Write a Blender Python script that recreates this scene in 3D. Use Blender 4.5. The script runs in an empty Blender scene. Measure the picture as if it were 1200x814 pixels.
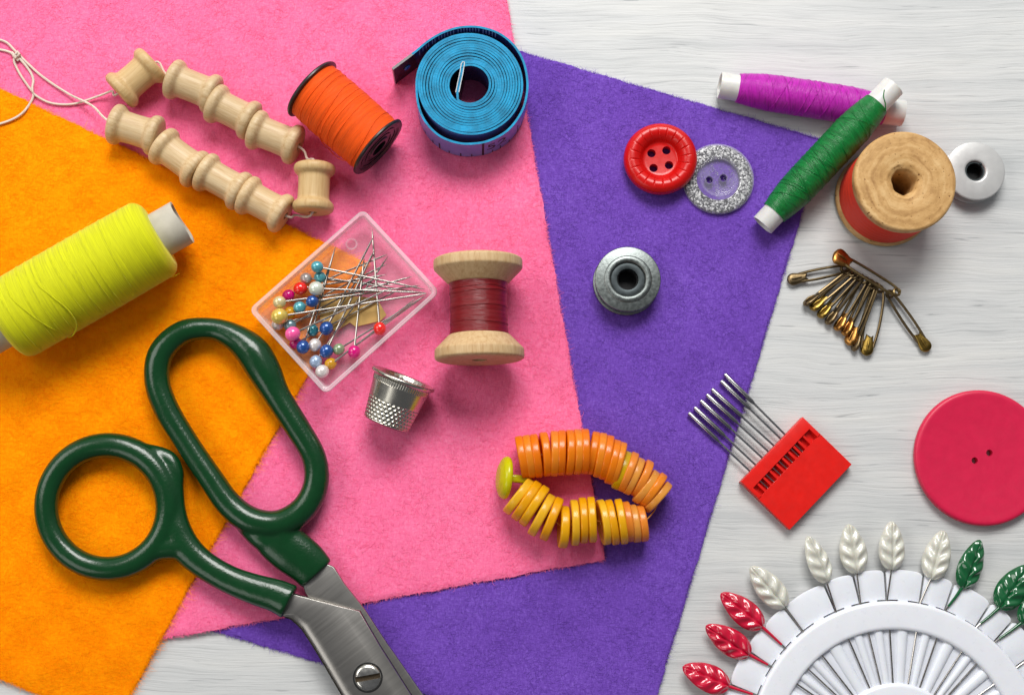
import bpy, bmesh, math, random
import numpy as np
from mathutils import Vector, Matrix, Quaternion
random.seed(7)
rng = np.random.default_rng(7)
S = bpy.context.scene
COL = S.collection
MM = 0.001
PI = math.pi
TAU = 2 * PI

# ------------------------------------------------------------------ camera geometry (millimetres)
CAM = Vector((-12.0, -66.0, 480.0))
FWD = (-CAM).normalized()
RIGHT = FWD.cross(Vector((0, 1, 0))).normalized()
UP = RIGHT.cross(FWD).normalized()
FP = CAM.length / 0.3                      # focal length in photo pixels

def W(px, py, z=0.0):
    """table-space point (mm) at height z seen at photo pixel px, py"""
    d = RIGHT * ((px - 600) / FP) + UP * ((407 - py) / FP) + FWD
    return CAM + d * ((z - CAM.z) / d.z)

# ------------------------------------------------------------------ mesh helpers
def lerp(a, b, t): return a + (b - a) * t

def round_poly(pts, rad, n=4, closed=False):
    out = []
    N = len(pts)
    for i, p in enumerate(pts):
        p = Vector(p)
        if not closed and i in (0, N - 1):
            out.append(tuple(p)); continue
        a = Vector(pts[(i - 1) % N]); b = Vector(pts[(i + 1) % N])
        la = (a - p).length; lb = (b - p).length
        da = min(rad, la * .48); db = min(rad, lb * .48)
        q0 = p + (a - p).normalized() * da; q1 = p + (b - p).normalized() * db
        for k in range(n + 1):
            t = k / n
            out.append(tuple(q0 * (1 - t) ** 2 + p * 2 * t * (1 - t) + q1 * t * t))
    return out

def catmull(pts, n=6, closed=False):
    P = [Vector(p) for p in pts]
    N = len(P); out = []
    for i in range(N if closed else N - 1):
        if closed:
            p0, p1, p2, p3 = P[(i - 1) % N], P[i], P[(i + 1) % N], P[(i + 2) % N]
        else:
            p0, p1, p2, p3 = P[max(i - 1, 0)], P[i], P[i + 1], P[min(i + 2, N - 1)]
        for k in range(n):
            t = k / n
            out.append(.5 * ((2 * p1) + (p2 - p0) * t + (2 * p0 - 5 * p1 + 4 * p2 - p3) * t * t + (3 * p1 - p0 - 3 * p2 + p3) * t ** 3))
    if not closed: out.append(P[-1].copy())
    return out

class MB:
    def __init__(self): self.v = []; self.f = []; self.m = []
    def add(self, vs, fs, M=None, mi=0):
        o = len(self.v)
        for p in vs:
            p = Vector(p)
            self.v.append(tuple(M @ p) if M is not None else tuple(p))
        for f in fs:
            self.f.append(tuple(i + o for i in f)); self.m.append(mi)
        return self
    def lathe(self, prof, seg=48, M=None, closed=False, mod=None, mi=0):
        vs = []; rings = []
        for (r, z) in prof:
            if abs(r) < 1e-6:
                rings.append([len(vs)]); vs.append((0, 0, z))
            else:
                ring = []
                for k in range(seg):
                    th = TAU * k / seg
                    rr, zz = (r, z) if mod is None else mod(r, z, th)
                    ring.append(len(vs)); vs.append((rr * math.cos(th), rr * math.sin(th), zz))
                rings.append(ring)
        fs = []
        n = len(rings)
        for i in range(n if closed else n - 1):
            a = rings[i]; b = rings[(i + 1) % n]
            if len(a) == 1 and len(b) == 1: continue
            for k in range(seg):
                k2 = (k + 1) % seg
                if len(a) == 1: fs.append((a[0], b[k2], b[k]))
                elif len(b) == 1: fs.append((a[k], a[k2], b[0]))
                else: fs.append((a[k], a[k2], b[k2], b[k]))
        return self.add(vs, fs, M, mi)
    def sphere(self, c, r, seg=24, rings=14, M=None, scale=(1, 1, 1)):
        prof = [(r * math.sin(PI * i / rings) if 0 < i < rings else 0, -r * math.cos(PI * i / rings)) for i in range(rings + 1)]
        T = Matrix.Translation(c) @ Matrix.Diagonal((*scale, 1))
        return self.lathe(prof, seg, (M @ T) if M is not None else T)
    def tube(self, pts, r, seg=8, closed=False, M=None, flat=1.0, up=None, caps=True):
        P = [Vector(p) for p in pts]; N = len(P)
        R = r if isinstance(r, (list, tuple)) else [r] * N
        vs = []; T = []
        for i in range(N):
            a = P[(i - 1) % N] if (closed or i > 0) else P[i]
            b = P[(i + 1) % N] if (closed or i < N - 1) else P[i]
            T.append((b - a).normalized())
        if up is None:
            u = Vector((0, 0, 1)) if abs(T[0].z) < .9 else Vector((1, 0, 0))
            nrm = (u - T[0] * u.dot(T[0])).normalized()
        for i in range(N):
            if up is not None:
                u = Vector(up); nrm = (u - T[i] * u.dot(T[i])).normalized()
            elif i > 0:
                nrm = T[i - 1].rotation_difference(T[i]) @ nrm
                nrm = (nrm - T[i] * nrm.dot(T[i])).normalized()
            bi = T[i].cross(nrm)
            for k in range(seg):
                th = TAU * k / seg
                vs.append(P[i] + nrm * (R[i] * flat * math.cos(th)) + bi * (R[i] * math.sin(th)))
        fs = []
        for i in range(N if closed else N - 1):
            j = (i + 1) % N
            for k in range(seg):
                k2 = (k + 1) % seg
                fs.append((i * seg + k, i * seg + k2, j * seg + k2, j * seg + k))
        if not closed and caps:
            fs.append(tuple(range(seg))[::-1]); fs.append(tuple((N - 1) * seg + k for k in range(seg)))
        return self.add(vs, fs, M)
    def loops(self, loops, M=None, cap0=True, cap1=True):
        """skin equal-length closed loops"""
        n = len(loops[0]); vs = [p for l in loops for p in l]; fs = []
        for i in range(len(loops) - 1):
            for k in range(n):
                k2 = (k + 1) % n
                fs.append((i * n + k, i * n + k2, (i + 1) * n + k2, (i + 1) * n + k))
        if cap0: fs.append(tuple(range(n))[::-1])
        if cap1: fs.append(tuple((len(loops) - 1) * n + k for k in range(n)))
        return self.add(vs, fs, M)
    def prism(self, outline, z0, z1, bevel=0.3, M=None, nb=2, bz=None, wt=None):
        P = [Vector((p[0], p[1])) for p in outline]; N = len(P)
        area = sum(P[i].x * P[(i + 1) % N].y - P[(i + 1) % N].x * P[i].y for i in range(N))
        wt = wt or [1] * N
        if area < 0: P = P[::-1]; wt = wt[::-1]
        nr = []
        for i in range(N):
            e0 = (P[i] - P[i - 1]); e1 = (P[(i + 1) % N] - P[i])
            n0 = Vector((e0.y, -e0.x)).normalized(); n1 = Vector((e1.y, -e1.x)).normalized()
            b = n0 + n1
            b = b / max(b.length_squared * .5, .35) if b.length > 1e-6 else n0
            nr.append(b)
        L = []
        def ring(ins, z): L.append([(P[i].x - nr[i].x * ins * wt[i], P[i].y - nr[i].y * ins * wt[i], z) for i in range(N)])
        b = bevel; bz = b if bz is None else bz
        if b > 0:
            for k in range(nb + 1):
                a = PI / 2 * k / nb
                ring(b * (1 - math.sin(a)) * .3 if bz != b else b * (1 - math.sin(a)), z0 + bz * (1 - math.cos(a)))
            for k in range(nb + 1):
                a = PI / 2 * k / nb
                ring(b * (1 - math.cos(a)), z1 - bz * (1 - math.sin(a)))
        else:
            ring(0, z0); ring(0, z1)
        return self.loops(L, M)
    def box(self, c, s, M=None):
        x, y, z = (k / 2 for k in s)
        vs = [(c[0] + i * x, c[1] + j * y, c[2] + k * z) for k in (-1, 1) for j in (-1, 1) for i in (-1, 1)]
        fs = [(0, 2, 3, 1), (4, 5, 7, 6), (0, 1, 5, 4), (2, 6, 7, 3), (0, 4, 6, 2), (1, 3, 7, 5)]
        return self.add(vs, fs, M)
    def mesh(self, name, mats, sharp=38):
        me = bpy.data.meshes.new(name)
        me.from_pydata([(x * MM, y * MM, z * MM) for x, y, z in self.v], [], self.f)
        mats = mats if isinstance(mats, (list, tuple)) else [mats]
        for m in mats: me.materials.append(m)
        if len(mats) > 1: me.polygons.foreach_set('material_index', self.m)
        bm = bmesh.new(); bm.from_mesh(me); bmesh.ops.recalc_face_normals(bm, faces=bm.faces); bm.to_mesh(me); bm.free()
        me.shade_smooth()
        me.set_sharp_from_angle(angle=math.radians(sharp))
        return me
    def build(self, name, mats, parent=None, loc=(0, 0, 0), rot=None, sharp=38, label=None):
        o = bpy.data.objects.new(name, self.mesh(name, mats, sharp))
        COL.objects.link(o)
        o.parent = parent
        o.location = Vector(loc) * MM
        if rot is not None:
            o.rotation_mode = 'QUATERNION'; o.rotation_quaternion = rot
        if label: o['label'] = label
        return o

def tag(o, label, cat, group=None):
    o['label'] = label; o['category'] = cat
    if group: o['group'] = group
    return o

def thing(name, label, cat, loc, rot=None, group=None):
    o = bpy.data.objects.new(name, None)
    o.empty_display_size = 0.005
    COL.objects.link(o)
    o.location = Vector(loc) * MM
    if rot is not None:
        o.rotation_mode = 'QUATERNION'; o.rotation_quaternion = rot
    return tag(o, label, cat, group)

def axis_rot(d):
    d = d.normalized()
    u = Vector((0, 0, 1)) if abs(d.z) < .95 else Vector((0, 1, 0))
    x = (u - d * u.dot(d)).normalized(); y = d.cross(x)
    return Matrix((x, y, d)).transposed().to_quaternion(), x

def lying(name, label, cat, pA, pB, zA, zB, r, group=None):
    """thing whose local z runs from A to B; parts sit on the axis, r above the root"""
    A = W(*pA, zA); B = W(*pB, zB)
    q, x = axis_rot(B - A)
    root = thing(name, label, cat, (A + B) / 2 - x * r, q, group)
    return root, (B - A).length, (r, 0, 0)

def baked(mb, mods, name, mat, parent, loc=(0, 0, 0), cutters=(), sharp=38):
    """modifiers and boolean cuts applied into a plain mesh"""
    o = mb.build(name + '_raw', mat, None, (0, 0, 0), sharp=sharp)
    tmp = []
    for c in cutters:
        co = c.build('cutter', mat); tmp.append(co)
        m = o.modifiers.new('b', 'BOOLEAN'); m.operation = 'DIFFERENCE'; m.solver = 'EXACT'; m.object = co
    for kind, kw in mods:
        m = o.modifiers.new(kind, kind)
        for k, v in kw.items(): setattr(m, k, v)
    dg = bpy.context.evaluated_depsgraph_get(); dg.update()
    me = bpy.data.meshes.new_from_object(o.evaluated_get(dg))
    me.name = name
    for t in tmp + [o]:
        d = t.data; bpy.data.objects.remove(t); bpy.data.meshes.remove(d)
    me.shade_smooth(); me.set_sharp_from_angle(angle=math.radians(sharp))
    r = bpy.data.objects.new(name, me); COL.objects.link(r)
    r.parent = parent; r.location = Vector(loc) * MM
    return r

# ------------------------------------------------------------------ material helpers
def lin(c):
    f = lambda x: x / 12.92 if x <= .04045 else ((x + .055) / 1.055) ** 2.4
    return tuple(f(x / 255) for x in c) + (1,)

class NT:
    def __init__(self, name):
        self.mat = bpy.data.materials.new(name); self.mat.use_nodes = True
        self.t = self.mat.node_tree; self.n = self.t.nodes
        self.b = self.n['Principled BSDF']; self.out = self.n['Material Output']
    def new(self, typ, **kw):
        n = self.n.new(typ)
        for k, v in kw.items():
            if k.startswith('i_'):
                key = k[2:]
                n.inputs[int(key) if key.isdigit() else key.replace('_', ' ')].default_value = v
            else: setattr(n, k, v)
        return n
    def link(self, a, b): self.t.links.new(a, b)
    def math(self, op, a, b=None, c=None):
        n = self.new('ShaderNodeMath', operation=op)
        for i, x in enumerate((a, b, c)):
            if x is None: continue
            if isinstance(x, (int, float)): n.inputs[i].default_value = x
            else: self.link(x, n.inputs[i])
        return n.outputs[0]
    def coords(self): return self.new('ShaderNodeTexCoord').outputs['Object']
    def mapping(self, vec, scale=(1, 1, 1), rot=(0, 0, 0), loc=(0, 0, 0)):
        n = self.new('ShaderNodeMapping'); self.link(vec, n.inputs[0])
        n.inputs['Scale'].default_value = scale; n.inputs['Rotation'].default_value = rot; n.inputs['Location'].default_value = loc
        return n.outputs[0]
    def noise(self, vec, scale=1, detail=4, rough=.55, dist=0):
        n = self.new('ShaderNodeTexNoise'); self.link(vec, n.inputs['Vector'])
        n.inputs['Scale'].default_value = scale; n.inputs['Detail'].default_value = detail
        n.inputs['Roughness'].default_value = rough; n.inputs['Distortion'].default_value = dist
        return n.outputs['Fac']
    def ramp(self, fac, stops, interp='LINEAR'):
        n = self.new('ShaderNodeValToRGB'); self.link(fac, n.inputs[0])
        cr = n.color_ramp; cr.interpolation = interp
        while len(cr.elements) < len(stops): cr.elements.new(.5)
        for e, (p, c) in zip(cr.elements, stops):
            e.position = p; e.color = c if len(c) == 4 else (*c, 1)
        return n.outputs[0]
    def mix(self, fac, a, b, blend='MIX'):
        n = self.new('ShaderNodeMix', data_type='RGBA', blend_type=blend)
        for i, x in ((0, fac), (6, a), (7, b)):
            if isinstance(x, (int, float)): n.inputs[i].default_value = x
            elif isinstance(x, tuple): n.inputs[i].default_value = x
            else: self.link(x, n.inputs[i])
        return n.outputs[2]
    def bump(self, h, dist, strength=1.0, normal=None):
        n = self.new('ShaderNodeBump'); n.inputs['Strength'].default_value = strength
        n.inputs['Distance'].default_value = dist * MM
        self.link(h, n.inputs['Height'])
        if normal is not None: self.link(normal, n.inputs['Normal'])
        return n.outputs[0]
    def set(self, **kw):
        for k, v in kw.items():
            s = self.b.inputs[k.replace('_', ' ')]
            if isinstance(v, (int, float, tuple)): s.default_value = v
            else: self.link(v, s)
        return self

def plastic(name, c, rough=.3, spec=.5, bump=.02, sss=0, var=.08, coat=0):
    n = NT(name); co = n.mapping(n.coords(), (1000, 1000, 1000))
    nz = n.noise(co, .25, 4)
    d = tuple(x * (1 - var) for x in c[:3]) + (1,); l = tuple(min(1, x * (1 + var)) for x in c[:3]) + (1,)
    n.set(Base_Color=n.ramp(nz, [(.3, d), (.7, l)]), Roughness=n.math('MULTIPLY_ADD', n.noise(co, .45, 7, .65), .22, max(.02, rough - .11)), Specular_IOR_Level=spec, Coat_Weight=coat, Coat_Roughness=.08)
    n.set(Normal=n.bump(n.noise(co, 1.2, 5), bump))
    if sss:
        n.set(Subsurface_Weight=sss, Subsurface_Scale=.004, Subsurface_Radius=(1.0, .5, .2))
    return n.mat

def metal(name, c, rough=.25, var=.25, stretch=(1, 1, 1), bump=.01, scale=.5):
    n = NT(name); co = n.mapping(n.coords(), tuple(1000 * s for s in stretch))
    nz = n.noise(co, scale, 6, .6)
    n.set(Metallic=1.0, Base_Color=n.ramp(nz, [(.3, tuple(x * (1 - var) for x in c[:3])), (.7, c[:3])]))
    n.set(Roughness=n.math('MULTIPLY_ADD', nz, .25, rough - .12), Normal=n.bump(nz, bump))
    return n.mat

def thread(name, c, pitch=.3, cross=0.0, rough=.55, var=.45, sheen=.04, bump=.12, spec=.3):
    n = NT(name)
    sx = n.new('ShaderNodeSeparateXYZ'); n.link(n.coords(), sx.inputs[0])
    th = n.math('ARCTAN2', sx.outputs[1], sx.outputs[0])
    z = n.math('MULTIPLY', sx.outputs[2], 1000)
    cb = n.new('ShaderNodeCombineXYZ'); n.link(z, cb.inputs[0]); n.link(th, cb.inputs[1])
    warp = n.math('MULTIPLY_ADD', n.noise(n.mapping(cb.outputs[0], (.35, 1.2, 1)), 1, 3), .8, -.4)
    def wind(slope, off):
        zz = n.math('ADD', n.math('MULTIPLY_ADD', th, slope, z), warp)
        c2 = n.new('ShaderNodeCombineXYZ'); n.link(zz, c2.inputs[0]); n.link(n.math('MULTIPLY', th, .7), c2.inputs[1])
        st = n.noise(n.mapping(c2.outputs[0], (1 / (pitch * 1.25), 1, 1), loc=(off, off, 0)), 1, 3, .6)
        sn = n.math('MULTIPLY_ADD', n.math('SINE', n.math('MULTIPLY', zz, TAU / pitch)), .5, .5)
        return st, sn
    s1, w1 = wind(cross if cross else pitch / TAU, 0)
    if cross:
        s2, w2 = wind(-cross, 7)
        f = n.noise(n.mapping(cb.outputs[0], (.22, .9, 1)), 1, 1)
        n1 = n.new('ShaderNodeMapRange'); n.link(f, n1.inputs[0]); n1.inputs[1].default_value = .48; n1.inputs[2].default_value = .52
        f = n1.outputs[0]
        def mixf(a, b):
            m = n.new('ShaderNodeMix'); n.link(f, m.inputs[0]); n.link(a, m.inputs[2]); n.link(b, m.inputs[3]); return m.outputs[0]
        s1 = mixf(s1, s2); w1 = mixf(w1, w2)
    h = n.math('ADD', n.math('MULTIPLY', s1, 1.1), n.math('MULTIPLY', w1, .6))
    d = tuple(x * (1 - var) for x in c[:3]); l = tuple(min(1, x * (1 + var * .5)) for x in c[:3])
    n.set(Base_Color=n.ramp(s1, [(.28, d), (.55, c[:3]), (.78, l)]), Roughness=rough, Specular_IOR_Level=spec,
          Sheen_Weight=sheen, Sheen_Roughness=.4, Normal=n.bump(h, bump))
    return n.mat

def wood(name, light, dark, grain=(.9, .9, .06), rough=.5, bump=.05):
    n = NT(name); co = n.coords()
    oi = n.new('ShaderNodeObjectInfo')
    v = n.new('ShaderNodeVectorMath', operation='ADD'); n.link(n.mapping(co, (1000, 1000, 1000)), v.inputs[0])
    cb = n.new('ShaderNodeCombineXYZ'); r = n.math('MULTIPLY', oi.outputs['Random'], 90)
    for i in range(3): n.link(r, cb.inputs[i])
    n.link(cb.outputs[0], v.inputs[1])
    a = n.noise(n.mapping(v.outputs[0], grain), 1, 5, .6, .4)
    b = n.noise(n.mapping(v.outputs[0], tuple(g * 4 for g in grain)), 1, 4, .6)
    m = n.math('ADD', n.math('MULTIPLY', a, .65), n.math('MULTIPLY', b, .35))
    tint = n.ramp(oi.outputs['Random'], [(0, (.84, .80, .74)), (.5, (1, 1, 1)), (1, (1.0, .95, .88))])
    n.set(Base_Color=n.mix(1.0, n.ramp(m, [(.3, dark), (.5, tuple(lerp(x, y, .6) for x, y in zip(dark, light))), (.7, light)]), tint, 'MULTIPLY'),
          Roughness=rough, Specular_IOR_Level=.35, Normal=n.bump(m, bump))
    return n.mat

# ------------------------------------------------------------------ felt layers: heights
PURPLE = [(443, 13), (965, 165), (747, 887), (230, 732)]
PINK = [(-160, -110), (574, -110), (708, 655), (-160, 811)]
ORANGE = [(-160, 29), (433, 311), (133, 849), (-160, 726)]
FT = 1.1

def quad_w(q): return [W(*p) for p in q]
QP, QK, QO = quad_w(PURPLE), quad_w(PINK), quad_w(ORANGE)

def sd(Q, x, y):
    """signed distance (inside positive) to a clockwise quad, numpy friendly"""
    d = None
    for i in range(4):
        a, b = Q[i], Q[(i + 1) % 4]
        e = Vector((b.x - a.x, b.y - a.y)).normalized()
        k = -(e.x * (y - a.y) - e.y * (x - a.x))
        d = k if d is None else np.minimum(d, k)
    return d

def ss(t):
    t = np.clip(t, 0, 1); return t * t * (3 - 2 * t)

def und(x, y): return .16 * np.sin(x * .115 + 1.3 * np.sin(y * .05)) + .16 * np.sin(y * .14 + 1.1 * np.sin(x * .07 + 2)) + .08 * np.sin((x + y) * .23)
def base_purple(x, y): return np.zeros_like(x) + .05
def base_pink(x, y): return .05 + (FT + .05) * ss((sd(QP, x, y) + 14) / 14)
def base_orange(x, y): return .05 + (base_pink(x, y) + FT) * ss((sd(QK, x, y) + 14) / 14)

def ground(px, py):
    p = W(px, py); x, y = np.array(p.x), np.array(p.y)
    if sd(QO, x, y) > 0: return float(base_orange(x, y)) + FT
    if sd(QK, x, y) > 0: return float(base_pink(x, y)) + FT
    if sd(QP, x, y) > 0: return FT + .05
    return 0.0

# ------------------------------------------------------------------ camera, light, world
cd = bpy.data.cameras.new('camera'); cam = bpy.data.objects.new('camera', cd); COL.objects.link(cam)
cam.matrix_world = Matrix.Translation(CAM * MM) @ Matrix((RIGHT, UP, -FWD)).transposed().to_4x4()
cd.sensor_fit = 'HORIZONTAL'; cd.sensor_width = 36; cd.lens = 36 * FP / 1200
cd.clip_start = .01; cd.clip_end = 20
S.camera = cam

def area(name, loc, aim, size, size_y, power, col):
    l = bpy.data.lights.new(name, 'AREA'); l.shape = 'RECTANGLE'; l.size = size; l.size_y = size_y; l.energy = power; l.color = col
    o = bpy.data.objects.new(name, l); COL.objects.link(o)
    o.location = loc; o.rotation_euler = (Vector(aim) - Vector(loc)).to_track_quat('-Z', 'Y').to_euler()
    return o
area('window_light', (.03, .74, .88), (.03, 0, 0), .62, .46, 13.6, (1, .985, .96))
area('side_light', (-.75, .25, .70), (0, 0, 0), .5, .5, 3.0, (1, .97, .93))

area('fill_light', (-.62, -.46, .62), (0, 0, 0), .4, .4, 1.1, (1, .98, .95))
w = bpy.data.worlds.new('World'); S.world = w; w.use_nodes = True
wn = w.node_tree; bg = wn.nodes['Background']
tc = wn.nodes.new('ShaderNodeTexCoord'); sp = wn.nodes.new('ShaderNodeSeparateXYZ')
wn.links.new(tc.outputs['Generated'], sp.inputs[0])
mz = wn.nodes.new('ShaderNodeMath'); mz.operation = 'MULTIPLY_ADD'
wn.links.new(sp.outputs[1], mz.inputs[0]); mz.inputs[1].default_value = .5; mz.inputs[2].default_value = .5
rp = wn.nodes.new('ShaderNodeValToRGB'); wn.links.new(mz.outputs[0], rp.inputs[0])
rp.color_ramp.elements[0].color = (.30, .31, .34, 1); rp.color_ramp.elements[0].position = .56
rp.color_ramp.elements[1].color = (1.7, 1.74, 1.8, 1); rp.color_ramp.elements[1].position = .98
wn.links.new(rp.outputs[0], bg.inputs[0]); bg.inputs[1].default_value = .36
S.view_settings.view_transform = 'Standard'; S.view_settings.look = 'None'
S.view_settings.exposure = 0; S.view_settings.gamma = 1
S.cycles.max_bounces = 10; S.cycles.transparent_max_bounces = 24

# ------------------------------------------------------------------ table
def table_mat():
    n = NT('whitewashed_wood'); co = n.mapping(n.coords(), (1000, 1000, 1000))
    wv = n.noise(n.mapping(co, (.012, .03, 1)), 1, 3)
    off = n.new('ShaderNodeCombineXYZ'); n.link(n.math('MULTIPLY_ADD', wv, 9, -4.5), off.inputs[1])
    ad = n.new('ShaderNodeVectorMath', operation='ADD'); n.link(co, ad.inputs[0]); n.link(off.outputs[0], ad.inputs[1])
    v = ad.outputs[0]
    broad = n.noise(n.mapping(v, (.009, .11, 1)), 1, 5, .6)
    fine = n.noise(n.mapping(v, (.032, 1.05, 1), loc=(3, 1, 0)), 1, 7, .68, .35)
    cracks = n.noise(n.mapping(v, (.045, 1.25, 1), loc=(9, 4, 0)), 1, 3, .5, .6)
    c1 = n.ramp(broad, [(.28, lin((192, 194, 194))), (.5, lin((206, 207, 206))), (.72, lin((214, 214, 211)))])
    c2 = n.ramp(fine, [(.30, (.77, .775, .78)), (.47, (.95, .955, .955)), (.6, (1, 1, 1))])
    c3 = n.ramp(cracks, [(.29, (.64, .65, .66)), (.35, (.95, .95, .955)), (.42, (1, 1, 1))])
    col = n.mix(1.0, n.mix(.85, c1, c2, 'MULTIPLY'), c3, 'MULTIPLY')
    h = n.math('ADD', fine, n.math('MULTIPLY', cracks, .7))
    n.set(Base_Color=col, Roughness=.55, Specular_IOR_Level=.3, Normal=n.bump(h, .25, .6))
    return n.mat
mb = MB(); mb.prism([(-600, -500), (600, -500), (600, 500), (-600, 500)], -18, 0, 1.5)
t = mb.build('table', table_mat()); t['kind'] = 'structure'

# ------------------------------------------------------------------ materials
M_wood_toy = wood('pale_toy_wood', lin((222, 200, 162)), lin((184, 150, 104)), rough=.42)
M_wood_toy2 = wood('warm_toy_wood', lin((224, 196, 146)), lin((196, 160, 108)), rough=.45)
M_wood_spool = wood('birch_spool_wood', lin((218, 190, 146)), lin((180, 140, 92)), (.7, .7, .1), rough=.55)
M_string = thread('cotton_string', lin((222, 205, 190)), .5, rough=.8, var=.25)
M_black = plastic('black_plastic', (.012, .012, .012, 1), .35)
M_orange_th = thread('orange_thread', lin((252, 88, 0)), .25, rough=.6, var=.34, bump=.1)
M_yellow_th = thread('yellow_thread', lin((218, 220, 0)), .21, rough=.7, var=.24, sheen=.2, bump=.1)
M_red_th = thread('dark_red_silk', lin((122, 0, 14)), .26, rough=.32, var=.25, sheen=0, bump=.07, spec=.55)
M_magenta_th = thread('magenta_thread', lin((192, 26, 176)), .34, 1.5, rough=.4, var=.42, spec=.45)
M_green_th = thread('green_thread', lin((0, 122, 50)), .42, 1.2, rough=.36, var=.55, sheen=0, bump=.2, spec=.55)
M_coral_th = thread('coral_thread', lin((230, 62, 40)), .25, rough=.6, var=.10, sheen=0, bump=.04)
M_paper = plastic('white_paper_tube', lin((188, 182, 168)), .6, .3, .03)
M_white_tube = plastic('white_plastic_tube', lin((212, 210, 206)), .38, sss=.15)
M_handle = plastic('green_handle_plastic', (.003, .042, .011, 1), .2, .45, .07, coat=.12)
def blade_mat():
    n = NT('brushed_blade_steel'); co = n.mapping(n.coords(), (1000, 1000, 1000))
    br = n.noise(n.mapping(n.mapping(co, rot=(0, 0, math.radians(-38))), (.05, 1.6, 1)), 1, 5, .6)
    sm = n.noise(co, .06, 4)
    m = n.math('ADD', n.math('MULTIPLY', br, .4), n.math('MULTIPLY', sm, .6))
    n.set(Metallic=1.0, Base_Color=n.ramp(m, [(.3, (.33, .315, .29)), (.7, (.40, .385, .36))]), Roughness=n.math('MULTIPLY_ADD', br, .12, .28), Normal=n.bump(br, .002))
    return n.mat
M_steel = blade_mat()
M_screw = metal('screw_steel', (.78, .76, .70), .22)
M_pin = metal('pin_steel', (.52, .49, .45), .24)
M_needle = metal('needle_steel', (.44, .44, .45), .24, .12)
M_thimble = metal('thimble_nickel', (.60, .575, .50), .26, .10, scale=.12)
M_brass = metal('aged_brass', (.38, .245, .055), .3, .6, scale=.35)
M_brass_dk = metal('dark_tarnished_brass', (.23, .165, .085), .38, .5, scale=.3)
M_zinc = metal('dull_zinc', (.28, .31, .30), .42, .4, scale=.9, bump=.06)
M_zinc_dk = metal('dark_zinc', (.085, .10, .105), .45, .3)
M_bore_shade = plastic('painted_bore_shade', (.012, .012, .013, 1), .5, .3)  # near-black colour stands in for the shade deep inside the bobbin holes
M_red_pl = plastic('glossy_red_plastic', (.56, .005, .004, 1), .27, .4, .01)
M_case_red = plastic('needle_case_red', (.70, .008, .004, 1), .36, .4, .02)
M_raspberry = plastic('raspberry_button', lin((206, 28, 70)), .4, .4, .02, var=.05)
M_white_pl = plastic('white_wheel_plastic', lin((230, 232, 238)), .3, .5, .01, sss=.1, var=.02)
M_bobbin = plastic('pale_bobbin_aluminium', lin((204, 204, 202)), .36, .5, .02, var=.04); M_bobbin.node_tree.nodes['Principled BSDF'].inputs['Metallic'].default_value = .4

# ------------------------------------------------------------------ toy wooden spools on a string
def toy_spool_mb(L, R=7.3):
    b = R * .755; h = L / 2
    prof = [(1.5, h), (R * .80, h), (R * .96, h - .7), (R, h - 1.9), (R * .97, h - 3.0), (R * .88, h - 3.75), (b + .25, h - 4.3), (b, h - 5.0), (b * .985, 0)]
    prof = prof + [(r, -z) for r, z in prof[:-1][::-1]]
    prof = round_poly(prof, .5, 3)
    return MB().lathe(prof, 48, closed=True)
toy = [((131, 144), (187, 161), 'pale toy spool at the front end of the lower string row, where the string enters', M_wood_toy),
       ((187, 168), (234, 202), 'second pale toy spool of the lower string row, on the orange felt edge', M_wood_toy),
       ((236, 199), (286, 227), 'third pale toy spool of the lower string row, half on orange felt', M_wood_toy),
       ((285, 226), (335, 253), 'pale toy spool ending the lower string row, beside the upright one', M_wood_toy),
       ((181, 73), (138, 110), 'toy spool turned crosswise at the upper left end of the string', M_wood_toy2),
       ((199, 91), (254, 113), 'first pale toy spool of the upper row, right of the crosswise one', M_wood_toy),
       ((248, 119), (298, 144), 'middle pale toy spool of the upper string row on pink felt', M_wood_toy),
       ((295, 150), (350, 172), 'pale toy spool ending the upper row, beside the orange thread', M_wood_toy),
       ((369, 192), (366.5, 249), 'warm tan toy spool turned upright at the right end of the string', M_wood_toy2)]
axis_pts = []
for (a, b, lab, m) in toy:
    g = max(ground(*a), ground(*b), ground((a[0] + b[0]) / 2, (a[1] + b[1]) / 2 + 8))
    z = g + 7.3
    r, L, off = lying('wooden_spool', lab, 'wooden spool', a, b, z, z, 7.3, 'small wooden spools threaded on a string')
    o = toy_spool_mb(L).build('spool_body', m, r, off, sharp=60)
    axis_pts.append((W(*a, z), W(*b, z)))
o0 = W(20, 66, 4)
mb = MB()
def zp(p, dz): return W(*p, ground(*p) + dz)
sr = .43
A0 = axis_pts[0]; B0 = axis_pts[4]
def string_path(pts): mb.tube([p - o0 for p in catmull(pts, 6)], sr, 7)
ctr = lambda i: [axis_pts[i][0], axis_pts[i][1]]
string_path([zp((-14, 44), .7), zp((6, 49), .7), zp((18, 60), .9), zp((30, 72), .8), zp((50, 90), .8), zp((80, 110), 1.2), zp((108, 124), 4)] + ctr(0) + ctr(1) + ctr(2) + ctr(3) +
            [W(346, 252, 7)] + [axis_pts[8][1], axis_pts[8][0]] + [W(360, 186, 8)] + [axis_pts[7][1], axis_pts[7][0]] + [axis_pts[6][1], axis_pts[6][0]] + [axis_pts[5][1], axis_pts[5][0]] + ctr(4) +
            [W(131, 107, 5), zp((115, 113), 1.5), zp((86, 122), .7), zp((60, 121), .7), zp((42, 112), .8), zp((38, 105), 1.4), zp((39, 93), .9), zp((34, 82), .8), zp((22, 68), .9), zp((8, 60), .7), zp((-12, 57), .7)])
string_path([zp((17, 66), 1.4), zp((17, 74), .9), zp((24, 88), .7), zp((33, 101), .8), zp((39, 110), .7), zp((36, 120), .7), zp((26, 133), .7), zp((10, 142), .7), zp((-14, 149), .7)])
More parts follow.
